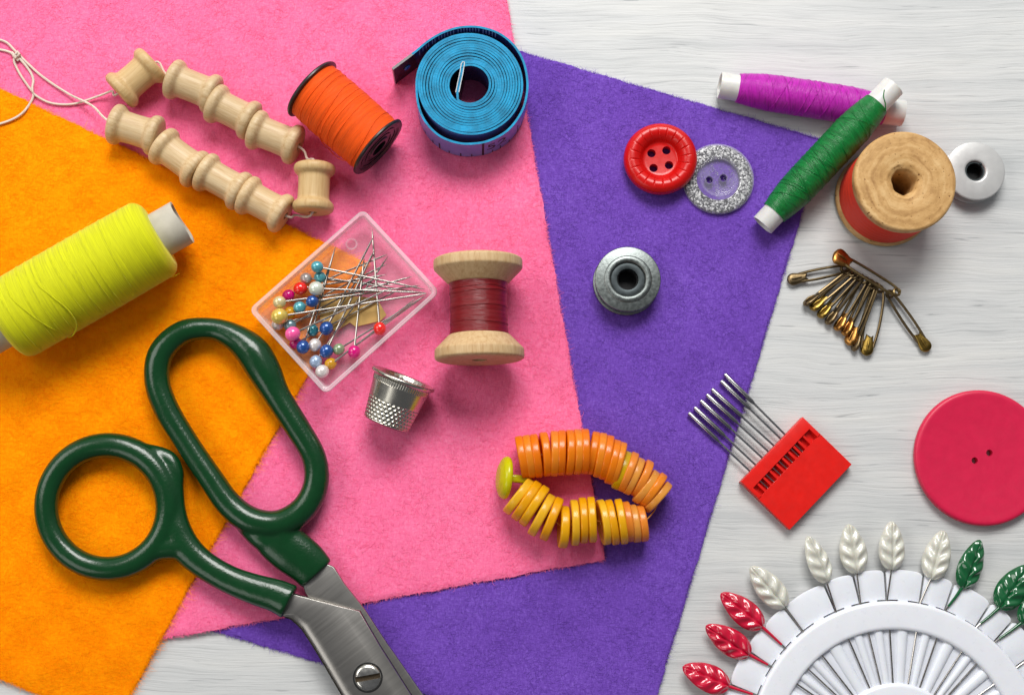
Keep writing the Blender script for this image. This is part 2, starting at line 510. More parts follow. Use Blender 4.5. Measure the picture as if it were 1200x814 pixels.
mb.tube([zp((14, 62), .9) - o0, zp((19, 68), 1.8) - o0, zp((23, 64), 2.0) - o0, zp((21, 61), 1.2) - o0, zp((16, 66), 1.6) - o0, zp((22, 71), .9) - o0], .6, 7)
tag(mb.build('string', M_string, None, o0), 'cream cotton string knotted at the left edge, running through the toy spools', 'string')

# ------------------------------------------------------------------ generic wound spool helpers
def strand(mb, R, pts, r=.13, seg=5):
    """loose thread lying on a wound surface: pts = (angle from the top, z, lift)"""
    P = []
    for th, z, lift in catmull(pts, 8):
        rr = (R(z) if callable(R) else R) + lift
        P.append((rr * math.cos(th), rr * math.sin(th), z))
    mb.tube(P, r, seg)

# orange thread on a black spool
g = max(ground(364, 103), ground(444, 174))
r, L, off = lying('thread_spool', 'bright orange thread on a black plastic spool beside the blue tape', 'thread spool', (364, 103), (444.5, 173.7), g + 12.1, g + 12.1, 12.1)
h = L / 2
for s in (-1, 1):
    mb = MB(); prof = [(3.2, h * s - s * 0), (4.6, h * s), (5, (h - .5) * s), (9.6, (h - .5) * s), (10.2, h * s), (11.7, h * s), (12.1, (h - .5) * s), (12.1, (h - 1.0) * s), (11.4, (h - 1.4) * s), (3.2, (h - 1.4) * s)]
    mb.lathe(prof, 56, closed=True); mb.build('flange', M_black, r, off)
mb = MB(); mb.lathe([(3.2, h - 1.4), (4, h - 1.4), (4, -h + 1.4), (3.2, -h + 1.4)], 24, closed=True)
for rr_ in (6.2, 8.4): mb.lathe([(rr_, h - .55), (rr_, h - .25), (rr_ + .35, h - .25), (rr_ + .35, h - .55)], 48, closed=True)
mb.build('core', M_black, r, off)
Ro = lambda z: 10.9 + .35 * math.cos(z / h * 1.5) + .12 * math.sin(z * 1.7) * math.sin(z * .61)
mb = MB(); mb.lathe([(4, -h + 1.45)] + [(Ro(-h + 1.5 + (2 * h - 3) * i / 60), -h + 1.5 + (2 * h - 3) * i / 60) for i in range(61)] + [(4, h - 1.45)], 72)
th_o = mb.build('wound_thread', M_orange_th, r, off, sharp=60)
mb = MB()
for k in range(7):
    z0 = random.uniform(-h + 3, h - 5); strand(mb, Ro, [(-1.7, z0, .05), (-.6, z0 + random.uniform(.2, 1.6), .06), (.5, z0 + random.uniform(1, 3), .06), (1.7, z0 + random.uniform(1.5, 3.6), .05)], .14)
strand(mb, Ro, [(1.2, -2, .1), (1.75, 1, .5), (2.0, 5, 1.4), (1.7, 9, .5), (1.4, 11, .1)], .16)
mb.build('loose_strand', M_orange_th, th_o)

# yellow thread cone
g = 2.3
r, L, off = lying('thread_spool', 'large neon yellow thread spool on a white paper tube', 'thread spool', (4, 380), (187, 275.5), g + 14.4, g + 14.4, 14.4)
h = L / 2
def Ry(z): return 14.1 + .3 * math.cos(z / h * 1.4) + .07 * math.sin(z * 2.1 + 1) * math.sin(z * .5)
mb = MB()
prof = [(7.4, -h + .6), (11.2, -h + .2), (13.3, -h + 1.4)] + [(Ry(z), z) for z in np.linspace(-h + 3.2, h - 3.2, 60)] + [(13.5, h - 1.6), (11.6, h - .1), (7.4, h + .2)]
mb.lathe(round_poly(prof, .8, 2), 84)
ty = mb.build('wound_thread', M_yellow_th, r, off, sharp=70)
mb = MB()
mb.lathe([(7.0, -h - 6), (7.8, -h - 6), (7.8, h + 8.8), (7.0, h + 8.8)], 56, closed=True, mod=lambda r_, z_, t_: (r_ * (1 - .035 * max(0, (z_ - h) / 9) * math.cos(2 * t_ + .8)), z_ + (.25 * math.sin(3 * t_) if z_ > 0 else 0)))
mb.build('paper_tube', M_paper, r, off)
mb = MB()
strand(mb, Ry, [(-.9, -11, .1), (-.14, -11, .14), (.25, -9.2, .15), (.75, -7.2, .25), (1.2, -8, .6), (1.45, -11, 1.3), (1.6, -13.5, .6)], .22)
strand(mb, Ry, [(-.9, -20, .1), (-.2, -20.5, .14), (.4, -18, .14), (1.1, -14.5, .1)], .17)
for k in range(10):
    z0 = random.uniform(-h + 4, h - 6); d = random.uniform(-2.2, 3.2)
    strand(mb, Ry, [(1.5, z0, .03), (.5, z0 + d * .3, .08), (-.5, z0 + d * .8, .08), (-1.5, z0 + d, .03)], .15)
for k in range(26):     # frayed hairs standing off the winding
    z0 = random.uniform(-h + 2, h - 2); a = random.choice([random.uniform(1.1, 1.7), random.uniform(-1.8, -1.1)])
    strand(mb, Ry, [(a, z0, .0), (a + .06, z0 + random.uniform(-1, 1), .5), (a + .12, z0 + random.uniform(-2, 2), random.uniform(.2, .9))], .05, 4)
mb.build('loose_strand', M_yellow_th, ty)

# dark red thread on a wooden spool
g = ground(560, 360)
r, L, off = lying('thread_spool', 'dark red silk thread on a pale wooden spool with wide flared ends', 'thread spool', (560, 302.5), (562, 422.5), g + 15.2, g + 15.2, 15.2)
h = L / 2
mb = MB()
prof = [(2.6, h - .2), (13.9, h), (15.2, h - .7), (15.2, h - 3.7), (14.7, h - 4.3), (10.3, h - 8.8), (8.6, h - 9.2), (8.6, 0)]
prof = prof + [(a, -b) for a, b in prof[:-1][::-1]]
body = mb.lathe(round_poly(prof, .55, 3), 72, closed=True).build('spool_body', M_wood_spool, r, off, sharp=55)
hr = h - 8.9
Rr = lambda z: 9.75 + .35 * math.cos(z * 1.35 + .6) * .18 + .06 * math.sin(z * 3.1) * math.sin(z * .9) + .25 * abs(z / hr) ** 3
mb = MB(); mb.lathe([(8, -hr)] + [(Rr(z), z) for z in np.linspace(-hr, hr, 90)] + [(8, hr)], 72)
tr = mb.build('wound_thread', M_red_th, r, off, sharp=75)
mb = MB()
for k in range(4):
    z0 = random.uniform(-hr + .5, hr - .8); strand(mb, Rr, [(1.6, z0, .02), (.5, z0 + random.uniform(-.3, .3), .09), (-.5, z0 + random.uniform(-.5, .5), .09), (-1.6, z0 + random.uniform(-.5, .5), .02)], .1)
mb.build('loose_strand', M_red_th, tr)

# magenta and green thread tubes
def thread_tube(label, a, b, za, zb, rt, rm, mat, t0, t1):
    r, L, off = lying('thread_tube', label, 'thread tube', a, b, za, zb, rt)
    h = L / 2
    mb = MB(); mb.lathe(round_poly([(rt - .7, -h), (rt, -h), (rt, h), (rt - .7, h)], .2, 2, True), 48, closed=True, mod=lambda q, z, t: (q * (1 + .03 * math.cos(2 * t) * (abs(z) > h - 2)), z))
    mb.build('paper_tube', M_white_tube, r, off)
    z0 = -h + t0; z1 = h - t1
    def R(z):
        u = (z - z0) / (z1 - z0); e = min(1, max(0, min(u, 1 - u)) / .30)
        return rt + .35 + (rm - rt - .35) * (1 - (1 - e) ** 2) + .07 * math.sin(z * 1.3) * math.sin(z * 4.1)
    mb = MB(); mb.lathe([(rt - .1, z0)] + [(R(z), z) for z in np.linspace(z0, z1, 70)] + [(rt - .1, z1)], 64)
    wt = mb.build('wound_thread', mat, r, off, sharp=75)
    mb = MB()
    for k in range(14):
        zc = random.uniform(z0 + 5, z1 - 5); s = random.choice((-1, 1)) * random.uniform(1.5, 4.5)
        zz = lambda q: min(z1 - .8, max(z0 + .8, q))
        strand(mb, R, [(1.7, zz(zc - s), .0), (.6, zz(zc - s * .4), .07), (-.6, zz(zc + s * .4), .07), (-1.7, zz(zc + s), .0)], .14)
    mb.build('loose_strand', mat, wt)
    return r, h, off
thread_tube('magenta thread on a white tube lying under the green one', (843, 100), (1058, 133), 5.9, 5.9, 4.8, 6.6, M_magenta_th, 6.6, 7)
rg, hg, offg = thread_tube('glossy green thread on a white tube leaning across the magenta one', (893.5, 264), (1047, 101), 5.6, 16.6, 4.4, 6.4, M_green_th, 6.0, 8.6)
mb = MB(); strand(mb, 4.4, [(.9, hg - 9, .6), (.5, hg - 7.5, .25), (.0, hg - 6.2, .25), (-.3, hg - 4.2, .2)], .2)
mb.build('loose_strand', M_green_th, rg, offg)

# large wooden spool with coral thread
def endgrain_mat():
    n = NT('worn_end_grain'); co = n.mapping(n.coords(), (1000, 1000, 1000))
    sx = n.new('ShaderNodeSeparateXYZ'); n.link(co, sx.inputs[0])
    rad = n.math('SQRT', n.math('ADD', n.math('POWER', sx.outputs[0], 2), n.math('POWER', sx.outputs[1], 2)))
    wob = n.math('MULTIPLY_ADD', n.noise(co, .12, 3), 5, rad)
    rings = n.noise(n.mapping(n.new('ShaderNodeCombineXYZ').outputs[0]), 1)
    cb = n.new('ShaderNodeCombineXYZ'); n.link(wob, cb.inputs[0]); n.link(n.math('MULTIPLY', n.math('ARCTAN2', sx.outputs[1], sx.outputs[0]), .6), cb.inputs[1])
    ring = n.noise(n.mapping(cb.outputs[0], (.55, .6, 1)), 1, 4, .55)
    mot = n.noise(co, .22, 5, .55)
    pores = n.noise(n.mapping(co, (1.1, 1.1, .4)), 1, 2, .5)
    c = n.ramp(n.math('ADD', n.math('MULTIPLY', ring, .55), n.math('MULTIPLY', mot, .45)),
               [(.32, lin((150, 108, 60))), (.5, lin((196, 154, 98))), (.68, lin((220, 184, 130)))])
    p = n.ramp(pores, [(.27, (.30, .20, .12)), (.33, (1, 1, 1))])
    n.set(Base_Color=n.mix(1, c, p, 'MULTIPLY'), Roughness=.6, Specular_IOR_Level=.3,
          Normal=n.bump(n.math('ADD', mot, n.math('MULTIPLY', pores, .6)), .22))
    return n.mat
M_end = endgrain_mat()
r = thing('thread_spool', 'big standing wooden spool wound with coral red thread', 'thread spool', W(1034.5, 233.5, 0))
top = W(1061.5, 212, 25) - W(1034.5, 233.5, 0)
lean = Vector((top.x, top.y, 25)).normalized()
r.rotation_mode = 'QUATERNION'; r.rotation_quaternion = Vector((0, 0, 1)).rotation_difference(lean)
mb = MB()
prof = [(4.1, .1), (16.2, 0), (17.6, .6), (17.7, 2.0), (16.4, 3.0), (14, 3.4), (14, 20), (16.8, 20.6), (17.6, 21.4), (17.7, 24.2), (17.0, 25), (10, 25.05), (6.2, 24.6), (4.6, 23.6), (4.1, 22)]
mb.lathe(round_poly(prof, .5, 3, True), 96, closed=True, mod=lambda q, z, t: (q * (1 + (.035 * math.sin(3 * t + 1) + .03 * math.sin(7 * t)) * (q < 6) + .004 * math.sin(2 * t + 1) + .003 * math.sin(5 * t)), z + .12 * math.sin(2 * t + .5) * (z > 20)))
mb.build('spool_body', M_end, r, sharp=55)
Rc = lambda z: 16.6 + .4 * math.cos((z - 11.5) / 9 * 1.5) + .05 * math.sin(z * 2.3)
mb = MB(); mb.lathe([(13.9, 2.9)] + [(Rc(z), z) for z in np.linspace(3.0, 20.7, 50)] + [(13.9, 20.8)], 96)
mb.build('wound_thread', M_coral_th, r, sharp=75)

# white plastic bobbin beside it
r = thing('bobbin', 'pale silvery bobbin lying flat behind the big coral spool', 'bobbin', W(1136.5, 205, 0))
mb = MB()
prof = [(3.4, 0), (10.4, 0), (10.7, .5), (10.3, 1.0), (4.6, 1.2), (4.6, 4.6), (10.3, 4.8), (10.8, 5.3), (10.5, 5.8), (4.2, 5.9), (3.7, 5.7), (3.5, 5.2)]
mb = baked(mb.lathe(round_poly(prof, .3, 2, True), 72, closed=True), [], 'bobbin_body', M_bobbin, r)
mb = MB(); mb.lathe([(3.0, .3), (3.4, .3), (3.4, 5.0), (3.0, 5.0)], 40, closed=True); mb.box((2.2, 2.9, 3.6), (.7, .9, 4.0))
mb.build('bobbin_sleeve', M_zinc_dk, r)

mb = MB(); mb.lathe([(0, .2), (2.95, .2), (2.95, 4.6), (2.8, 4.6), (2.8, .5), (0, .5)], 40); mb.build('bore_shade', M_bore_shade, r)  # dark cup added in the open hole, its colour imitating deep shade

# grey metal bobbin on the purple felt
g = ground(735, 330)
r = thing('bobbin', 'dull grey metal bobbin lying flat on the purple felt', 'bobbin', W(733.2, 331.5, g))
mb = MB()
prof = [(3.4, .2), (10.9, 0), (11.7, .4), (11.7, 1.0), (10.9, 1.3), (6.4, 1.5), (6.4, 6.2), (10.9, 6.5), (11.6, 6.9), (11.4, 7.4), (8.3, 7.65), (8.1, 7.9), (7.3, 8.15), (6.5, 8.1), (6.0, 7.6)]
mb.lathe(round_poly(prof + [(5.9, 6.9), (3.9, 6.7), (3.6, 6.2)], .22, 2, True), 80, closed=True)
bd = mb.build('bobbin_body', M_zinc, r, sharp=40)
mb = MB(); mb.lathe(round_poly([(3.55, .3), (3.55, 6.6), (3.75, 7.0), (5.85, 7.05), (5.85, 6.6), (4.0, 6.4), (4.0, .3)], .15, 2, True), 60, closed=True)
mb.box((-3.4, 2.6, 6.5), (1.1, .8, .9), Matrix.Rotation(.1, 4, 'Z'))
mb.build('bobbin_sleeve', M_zinc_dk, r)
mb = MB(); mb.lathe([(0, .3), (3.5, .3), (3.5, 6.0), (3.35, 6.0), (3.35, .6), (0, .6)], 40); mb.build('bore_shade', M_bore_shade, r)  # added dark lining and floor; the hole's shade is in its colour

# ------------------------------------------------------------------ blue tape measure
M_tape = plastic('blue_tape_vinyl', (.004, .25, .46, 1), .5, .22, .12, var=.3)
M_tape_out = plastic('periwinkle_tape_face', (.17, .22, .60, 1), .36, .5, .02, var=.06)
M_tape_in = plastic('navy_tape_back', (.006, .03, .11, 1), .3, .5, .02, var=.06)
M_ink = plastic('black_ink', (.008, .008, .014, 1), .5, .3)
M_pale_ink = plastic('pale_ink', (.24, .36, .52, 1), .5, .3)
M_clip = metal('dark_clip_metal', (.09, .09, .11), .35)
M_clip_lt = plastic('pale_clip_edge', lin((190, 196, 200)), .4)
gt = ground(550, 100); ht = 15.0; zt = gt + ht
cx, cy = 440 + 500 / 4.522, 20 + 350 / 4.522
o0 = W(cx, cy, zt); o0 = Vector((o0.x, o0.y, gt))
r = thing('tape_measure', 'coiled blue tape measure with a dark metal end tip', 'tape measure', o0)
def tp(c): return W(440 + c[0] / 4.522, 20 + c[1] / 4.522, zt) - o0
turns = 13
px = lambda v: v / 4.522 * .29
coil = []
for c in [(463, 250), (455, 300), (444, 350), (434, 400), (436, 438)]:
    p = tp(c); coil.append(Vector((p.x, p.y)))
th0 = math.radians(231); th1 = math.radians(180 + 360 * turns); nth = turns * 72
for k in range(nth + 1):
    u = k / nth; th = lerp(th0, th1, u)
    rr = lerp(px(104), px(289), u) + .16 * math.sin(th * 1.0 + u * 7) * math.sin(u * 9) + .10 * math.sin(2 * th + 9 * u)
    off = px(15) + (1 - u) * px(4)
    coil.append(Vector((rr * math.cos(th) , rr * math.sin(th) - off * .6)))
outer = [(216, 372), (224, 450), (247, 522), (287, 582), (345, 632), (420, 662), (500, 671), (600, 655), (700, 600), (770, 510), (800, 420), (804, 330), (782, 232), (732, 150), (662, 92), (580, 61), (500, 52), (420, 62), (340, 92), (270, 136), (205, 190), (90, 276)]
oc = [tp(c) for c in catmull([Vector((a, b, 0)) for a, b in outer], 10)]
oc = [Vector((p.x, p.y)) for p in oc]
k0 = 0
def strip(P, t, z0, z1, mb, wav=0):
    """tape strip on edge: outer face mi 1, inner face mi 2, rest mi 0"""
    N = len(P); vs = []; fs = []; ms = []
    for i, p in enumerate(P):
        d = (P[min(i + 1, N - 1)] - P[max(i - 1, 0)]).normalized(); n = Vector((d.y, -d.x))
        a = p + n * t / 2; b = p - n * t / 2
        dz = wav * math.sin(i * .021) * math.sin(i * .0037 + 1)
        vs += [(a.x, a.y, z0), (a.x, a.y, z1 + dz), (b.x, b.y, z1 + dz), (b.x, b.y, z0)]
    for i in range(N - 1):
        q = i * 4; s = q + 4
        for j, mi in ((0, 1), (1, 0), (2, 2), (3, 0)):
            fs.append((q + j, s + j, s + (j + 1) % 4, q + (j + 1) % 4)); ms.append(mi)
    fs += [(0, 1, 2, 3), ((N - 1) * 4 + 3, (N - 1) * 4 + 2, (N - 1) * 4 + 1, (N - 1) * 4)]; ms += [0, 0]
    o = len(mb.v); mb.v += vs; mb.f += [tuple(i + o for i in f) for f in fs]; mb.m += ms
mb = MB(); strip(coil + oc[4:-9], .76, .05, ht, mb, .22)
tape = mb.build('tape', [M_tape, M_tape_out, M_tape_in], r, sharp=50)
mb = MB(); strip(oc[-11:], .9, .0, ht + .15, mb)
tipm = mb.build('end_tip', [plastic('grey_clip_edge', lin((120, 118, 122)), .4), M_clip, M_clip], r, sharp=50)
i = len(oc) - 7; d = (oc[i + 1] - oc[i - 1]).normalized(); n = Vector((d.y, -d.x)); pe = oc[i]
Rm = Matrix((Vector((d.x, d.y, 0)), Vector((0, 0, 1)), Vector((-n.x, -n.y, 0)))).transposed().to_4x4()
mb = MB(); mb.lathe(round_poly([(.6, 0), (1.3, .0), (1.3, .35), (.6, .5)], .1, 2, True), 24, Matrix.Translation((pe.x - n.x * .55, pe.y - n.y * .55, 8.2)) @ Rm, closed=True)
mb.build('eyelet', plastic('blue_eyelet', (.03, .16, .5, 1), .25), tipm)
mb = MB()
cl0 = [p + Vector((-.55, 0)) for p in coil[:4]]; cl1 = [p + Vector((.55, 0)) for p in coil[:4]]
top_ = coil[0] + Vector((.25, .75))
strip(cl0[::-1] + [top_ + Vector((-.3, 0)), top_ + Vector((.3, -.05))] + cl1, .28, .6, ht + .3, mb)
mb.build('inner_clip', [M_clip_lt, M_clip, M_clip], r)
def near(cx_, lower=True):
    best = None
    for i in range(2, len(oc) - 12):
        c = catp[i]
        if (c.y > 380) == lower:
            dd = abs(c.x - cx_)
            if best is None or dd < best[0]: best = (dd, i)
    return best[1]
catp = catmull([Vector((a, b, 0)) for a, b in outer], 10)
def ticks(mb, lst, lower, side):
    for cxx, z0, z1, wd in lst:
        i = near(cxx, lower); d = (oc[i + 1] - oc[i - 1]).normalized(); n = Vector((d.y, -d.x)) * side
        M = Matrix((Vector((d.x, d.y, 0)), Vector((n.x, n.y, 0)), Vector((0, 0, 1)))).transposed().to_4x4()
        p = oc[i] + n * .41
        mb.box((0, 0, (z0 + z1) / 2), (wd, .06, z1 - z0), Matrix.Translation((p.x, p.y, 0)) @ M)
mb = MB(); ticks(mb, [(565, .3, ht - .4, .75), (340, .3, 6.5, .55), (750, .3, 7.5, .55), (262, .3, 3.5, .4), (300, .3, 3.5, .4), (390, .3, 3, .4), (447, .3, 3.6, .45), (505, .3, 3, .4), (618, .3, 3, .4), (664, .3, 3.6, .4), (708, .3, 3, .4)], True, 1)
mb.build('tick_mark', M_ink, tape)
mb = MB(); ticks(mb, [(x, ht - 4.2 - 1.6 * (k % 5 == 0), ht - .2, .32) for k, x in enumerate(range(228, 640, 17))], False, -1)
mb.build('tick_mark', M_pale_ink, tape)
def digits(txt, cx_, size, z):
    fc = bpy.data.curves.new('number', 'FONT'); fc.body = txt; fc.size = size; fc.extrude = 0.02; fc.align_x = 'CENTER'
    fo = bpy.data.objects.new('number_raw', fc); COL.objects.link(fo)
    dg = bpy.context.evaluated_depsgraph_get(); dg.update()
    me = bpy.data.meshes.new_from_object(fo.evaluated_get(dg)); bpy.data.objects.remove(fo)
    i0 = near(cx_); mb = MB(); vs = []
    step = (oc[i0 + 1] - oc[i0]).length
    for v in me.vertices:
        k = i0 + v.co.x / step; i = int(math.floor(k)); f = k - i
        p = oc[i].lerp(oc[i + 1], f); d = (oc[i + 1] - oc[i]).normalized(); n = Vector((d.y, -d.x))
        q = p + n * (.425 + v.co.z); vs.append((q.x, q.y, z + v.co.y))
    mb.add(vs, [tuple(p.vertices) for p in me.polygons]); bpy.data.meshes.remove(me)
    mb.build('number', M_ink, tape)
digits('52', 640, 8.5, 5.2)

# ------------------------------------------------------------------ buttons
def cyl(x, y, r, z0=-5, z1=12, seg=28):
    m = MB(); m.lathe([(0, z0), (r, z0), (r, z1), (0, z1)], seg, Matrix.Translation((x, y, 0))); return m

# clear glitter button
def glitter_mat():
    n = NT('silver_glitter'); co = n.mapping(n.coords(), (1000, 1000, 1000))
    v = n.new('ShaderNodeTexVoronoi'); n.link(co, v.inputs['Vector']); v.inputs['Scale'].default_value = 1.9
    sx = n.new('ShaderNodeSeparateXYZ'); n.link(v.outputs['Color'], sx.inputs[0])
    c = n.ramp(sx.outputs[0], [(0, (.03, .03, .035)), (.36, (.16, .16, .17)), (.58, (.50, .50, .50)), (.82, (.97, .97, .95))], 'CONSTANT')
    nb = n.new('ShaderNodeVectorMath', operation='SUBTRACT'); n.link(v.outputs['Color'], nb.inputs[0]); nb.inputs[1].default_value = (.5, .5, .5)
    sc = n.new('ShaderNodeVectorMath', operation='SCALE'); n.link(nb.outputs[0], sc.inputs[0]); sc.inputs['Scale'].default_value = .9
    ge = n.new('ShaderNodeNewGeometry'); ad = n.new('ShaderNodeVectorMath', operation='ADD'); n.link(ge.outputs['Normal'], ad.inputs[0]); n.link(sc.outputs[0], ad.inputs[1])
    no = n.new('ShaderNodeVectorMath', operation='NORMALIZE'); n.link(ad.outputs[0], no.inputs[0])
    n.set(Base_Color=c, Metallic=.3, Roughness=.3, Normal=no.outputs[0])
    return n.mat
def clear_mat(name, col=(1, 1, 1, 1), body=.12, rough=.06, edge=.5):
    n = NT(name); n.set(Base_Color=col, Roughness=rough, Specular_IOR_Level=.6)
    tr_ = n.new('ShaderNodeBsdfTransparent'); tr_.inputs[0].default_value = (1, 1, 1, 1)
    lw = n.new('ShaderNodeLayerWeight'); lw.inputs[0].default_value = .35
    f = n.math('MULTIPLY_ADD', lw.outputs['Facing'], edge, body)
    m = n.new('ShaderNodeMixShader'); n.link(f, m.inputs[0]); n.link(tr_.outputs[0], m.inputs[1]); n.link(n.b.outputs[0], m.inputs[2])
    n.link(m.outputs[0], n.out.inputs[0])
    return n.mat
M_clear = clear_mat('clear_resin', (.85, .85, .9, 1), .09)
g = ground(840, 210)
ccl = W(841.4, 210, g + 1.3)
r = thing('button', 'clear two hole button with a silver glitter rim, half under the red one', 'button', (ccl.x, ccl.y, g))
mb = MB(); mb.lathe(round_poly([(7.6, .3), (12.0, .2), (12.6, .9), (12.3, 1.9), (11.4, 2.3), (7.8, 2.4)], .4, 3, True), 90, closed=True)
mb.build('glitter_rim', glitter_mat(), r, sharp=60)
mb = MB(); mb.lathe(round_poly([(12.0, .1), (12.85, .8), (12.85, 1.9), (11.9, 2.55), (7.6, 2.75), (6.7, 3.1), (5.9, 2.6), (0, 2.0)], .4, 3), 90)
cp = (W(840 - .6, 209, g + 2) - Vector((ccl.x, ccl.y, g + 2)))
h1 = W(700 + 655 / 5, 100 + 555 / 5, g + 2) - ccl; h2 = W(700 + 738 / 5, 100 + 543 / 5, g + 2) - ccl
mb.lathe([(0, .1), (12.0, .1)], 90)
baked(mb, [], 'clear_body', M_clear, r, cutters=[cyl(h1.x, h1.y, 1.25), cyl(h2.x, h2.y, 1.25)])
mb = MB()
for q in (h1, h2): mb.lathe([(1.25, .2), (1.5, .2), (1.5, 2.3), (1.25, 2.3)], 24, Matrix.Translation((q.x, q.y, 0)), closed=True)
mb.build('hole_wall', clear_mat('clear_hole_wall', (.25, .2, .4, 1), .55), r)
mb = MB()
for k in range(90):
    a = random.uniform(0, TAU); q = 6 * math.sqrt(random.random()); mb.box((q * math.cos(a), q * math.sin(a), random.uniform(.6, 1.6)), (.22, .22, .05), None)
mb.build('glitter_fleck', M_needle, r)

# red four hole button leaning on it
g = ground(774, 186)
cr = W(774.5, 187, g + 4)
q = Quaternion((.35, 1, 0), math.radians(0)) @ Quaternion(Vector((.33, .94, 0)), math.radians(-4.5))
r = thing('button', 'glossy red four hole button with a notched rounded rim', 'button', (cr.x, cr.y, g + .9), q)
def notch(rr, z, t):
    if z < 2.5: return rr, z
    u = (t * 20 / TAU + .3) % 1; d = abs(u - .5) * 2
    k = max(0, 1 - d * 5.5)
    s = max(0, 1 - abs(rr - 8.8) / 2.6)
    return rr, z - .34 * k * s
prof = [(0, 0), (8.6, 0), (11.4, .9), (12.9, 2.5), (13.1, 3.6), (12.6, 5.0), (11.4, 6.1), (10.4, 6.4), (9.6, 6.4), (8.8, 6.2), (8.0, 5.7), (7.2, 4.9), (6.6, 3.9), (6.2, 3.3), (5.4, 3.1), (0, 3.0)]
mb = MB(); mb.lathe(round_poly(prof, .5, 3), 400, mod=notch)
hs = [W(700 + a / 5, 100 + b / 5, g + 3.5) - W(700 + 369 / 5, 100 + 420 / 5, g + 3.5) for a, b in ((318, 383), (405, 368), (330, 470), (420, 455))]
baked(mb, [], 'button_body', M_red_pl, r, cutters=[cyl(p.x, p.y, 1.5) for p in hs], sharp=50)

# large raspberry button
cb_ = W(1151.3, 535.8, 3.6)
r = thing('button', 'large flat raspberry pink button with two tiny holes', 'button', (cb_.x, cb_.y, 0))
prof = [(0, 0), (21.5, 0), (23.2, .6), (23.7, 1.6), (23.6, 3.2), (23.1, 3.75), (22.3, 3.95), (20, 3.75), (12, 3.3), (0, 3.0)]
mb = MB(); mb.lathe(round_poly(prof, .5, 3), 128)
hs = [W(a, b, 3) - W(1151.4, 534.6, 3) for a, b in ((1142.8, 539), (1160, 530))]
baked(mb, [], 'button_body', M_raspberry, r, cutters=[cyl(p.x + .1, p.y + .3, 1.15) for p in hs], sharp=50)

# ------------------------------------------------------------------ thimble
g = ground(465, 470)
ra, rb = 11.0, 8.0
A = W(452, 497, g + rb); B = W(473.5, 442, g + ra)
q, x = axis_rot(B - A)
r = thing('thimble', 'silver metal thimble lying on its side on pink felt', 'thimble', A - x * rb, q)
L = (B - A).length
def thm(rr, z, t):
    u = z / L
    if .05 < u < .47:
        row = u * L / 1.25; ri = math.floor(row); cc = t * 34 / TAU + .5 * (ri % 2)
        dx = (cc % 1 - .5) * 2; dy = (row - ri - .5) * 2
        rr -= .42 * max(0, 1 - dx * dx * .9 - dy * dy * .9)
    if .80 < u < .90: rr -= .22 * (.5 + .5 * math.cos(t * 72))
    return rr, z
zs = np.linspace(.03, .90, 110)
prof = [(0, .5), (5.8, .25), (7.3, .05), (7.9, .5)] + [(lerp(8.0, 10.3, u), u * L) for u in zs] + [(10.5, .915 * L), (11.2, .935 * L), (11.35, .965 * L), (11.1, .995 * L), (10.6, L), (10.1, .98 * L), (9.7, .9 * L), (7.4, .1 * L), (0, .08 * L)]
mb = MB(); mb.lathe(prof, 288, mod=thm)
mb.build('thimble_body', M_thimble, r, (rb, 0, 0), sharp=80)

# ------------------------------------------------------------------ scissors
zs_ = 3.4
so = W(431, 793, zs_)
r = thing('scissors', 'green handled steel scissors lying open across the felt', 'scissors', so)
def c7(p, z): return W(p[0] / 2.326, 350 + p[1] / 2.326, z) - so
def c8(p, z): return W(250 + p[0] / 3.206, 560 + p[1] / 3.206, z) - so
def handle_mb(paths):
    mb = MB()
    for pts, rad, closed, flat in paths:
        n = 6
        P = catmull(pts, n, closed); Rr_ = catmull([Vector((q, 0, 0)) for q in rad], n, closed)
        mb.tube(P, [max(.5, v.x) for v in Rr_], 20, closed, flat=flat, up=(0, 0, 1))
    return mb
k7 = .3 / 2.326; k8 = .3 / 3.206
zh = zs_ + 4.6
loop = [(428, 220, 34), (440, 146, 35), (500, 91, 33), (578, 82, 30), (640, 105, 37), (688, 145, 46), (722, 200, 45), (756, 264, 36), (810, 350, 34), (855, 430, 33), (861, 505, 34), (828, 572, 36), (762, 612, 37), (690, 606, 37), (627, 562, 35), (572, 485, 33), (509, 391, 32), (452, 297, 34)]
shank = [(700, 608, 30), (722, 628, 48), (748, 648, 58), (790, 684, 60), (832, 716, 57), (864, 750, 52)]
paths = [([c7(p, zh) for p in loop], [p[2] * k7 for p in loop], True, .92),
         ([c7(p, zh - .6 - .25 * i) for i, p in enumerate(shank)], [p[2] * k7 for p in shank], False, .5),
         ([c7(p, zh - 1.0) for p in ((752, 612), (772, 648), (800, 690))], [34 * k7, 38 * k7, 26 * k7], False, .8),
         ([c7(p, zh - 1.0) for p in ((655, 590), (712, 645), (770, 690))], [30 * k7, 36 * k7, 26 * k7], False, .8)]
hm = [('REMESH', dict(mode='VOXEL', voxel_size=.00038)), ('SMOOTH', dict(factor=.5, iterations=34))]
baked(handle_mb(paths), hm, 'handle', M_handle, r, sharp=80)
zl = zs_ + 4.3
ring = []
for k in range(20):
    a = TAU * k / 20
    ring.append((293 + 167 * math.cos(a), 567 - 168 * math.sin(a), 33 + 2 * math.cos(a - .5)))
sh2 = [(330, 404, 18), (400, 418, 24), (455, 438, 27), (472, 472, 28), (470, 510, 30), (472, 570, 33), (480, 628, 40), (508, 680, 40), (556, 724, 37), (625, 764, 37), (692, 790, 40), (752, 808, 43), (790, 826, 46)]
zramp = [-.4, -.3, -.2, 0, 0, 0, .1, .3, .5, .8, 1.2, 1.6, 1.9]
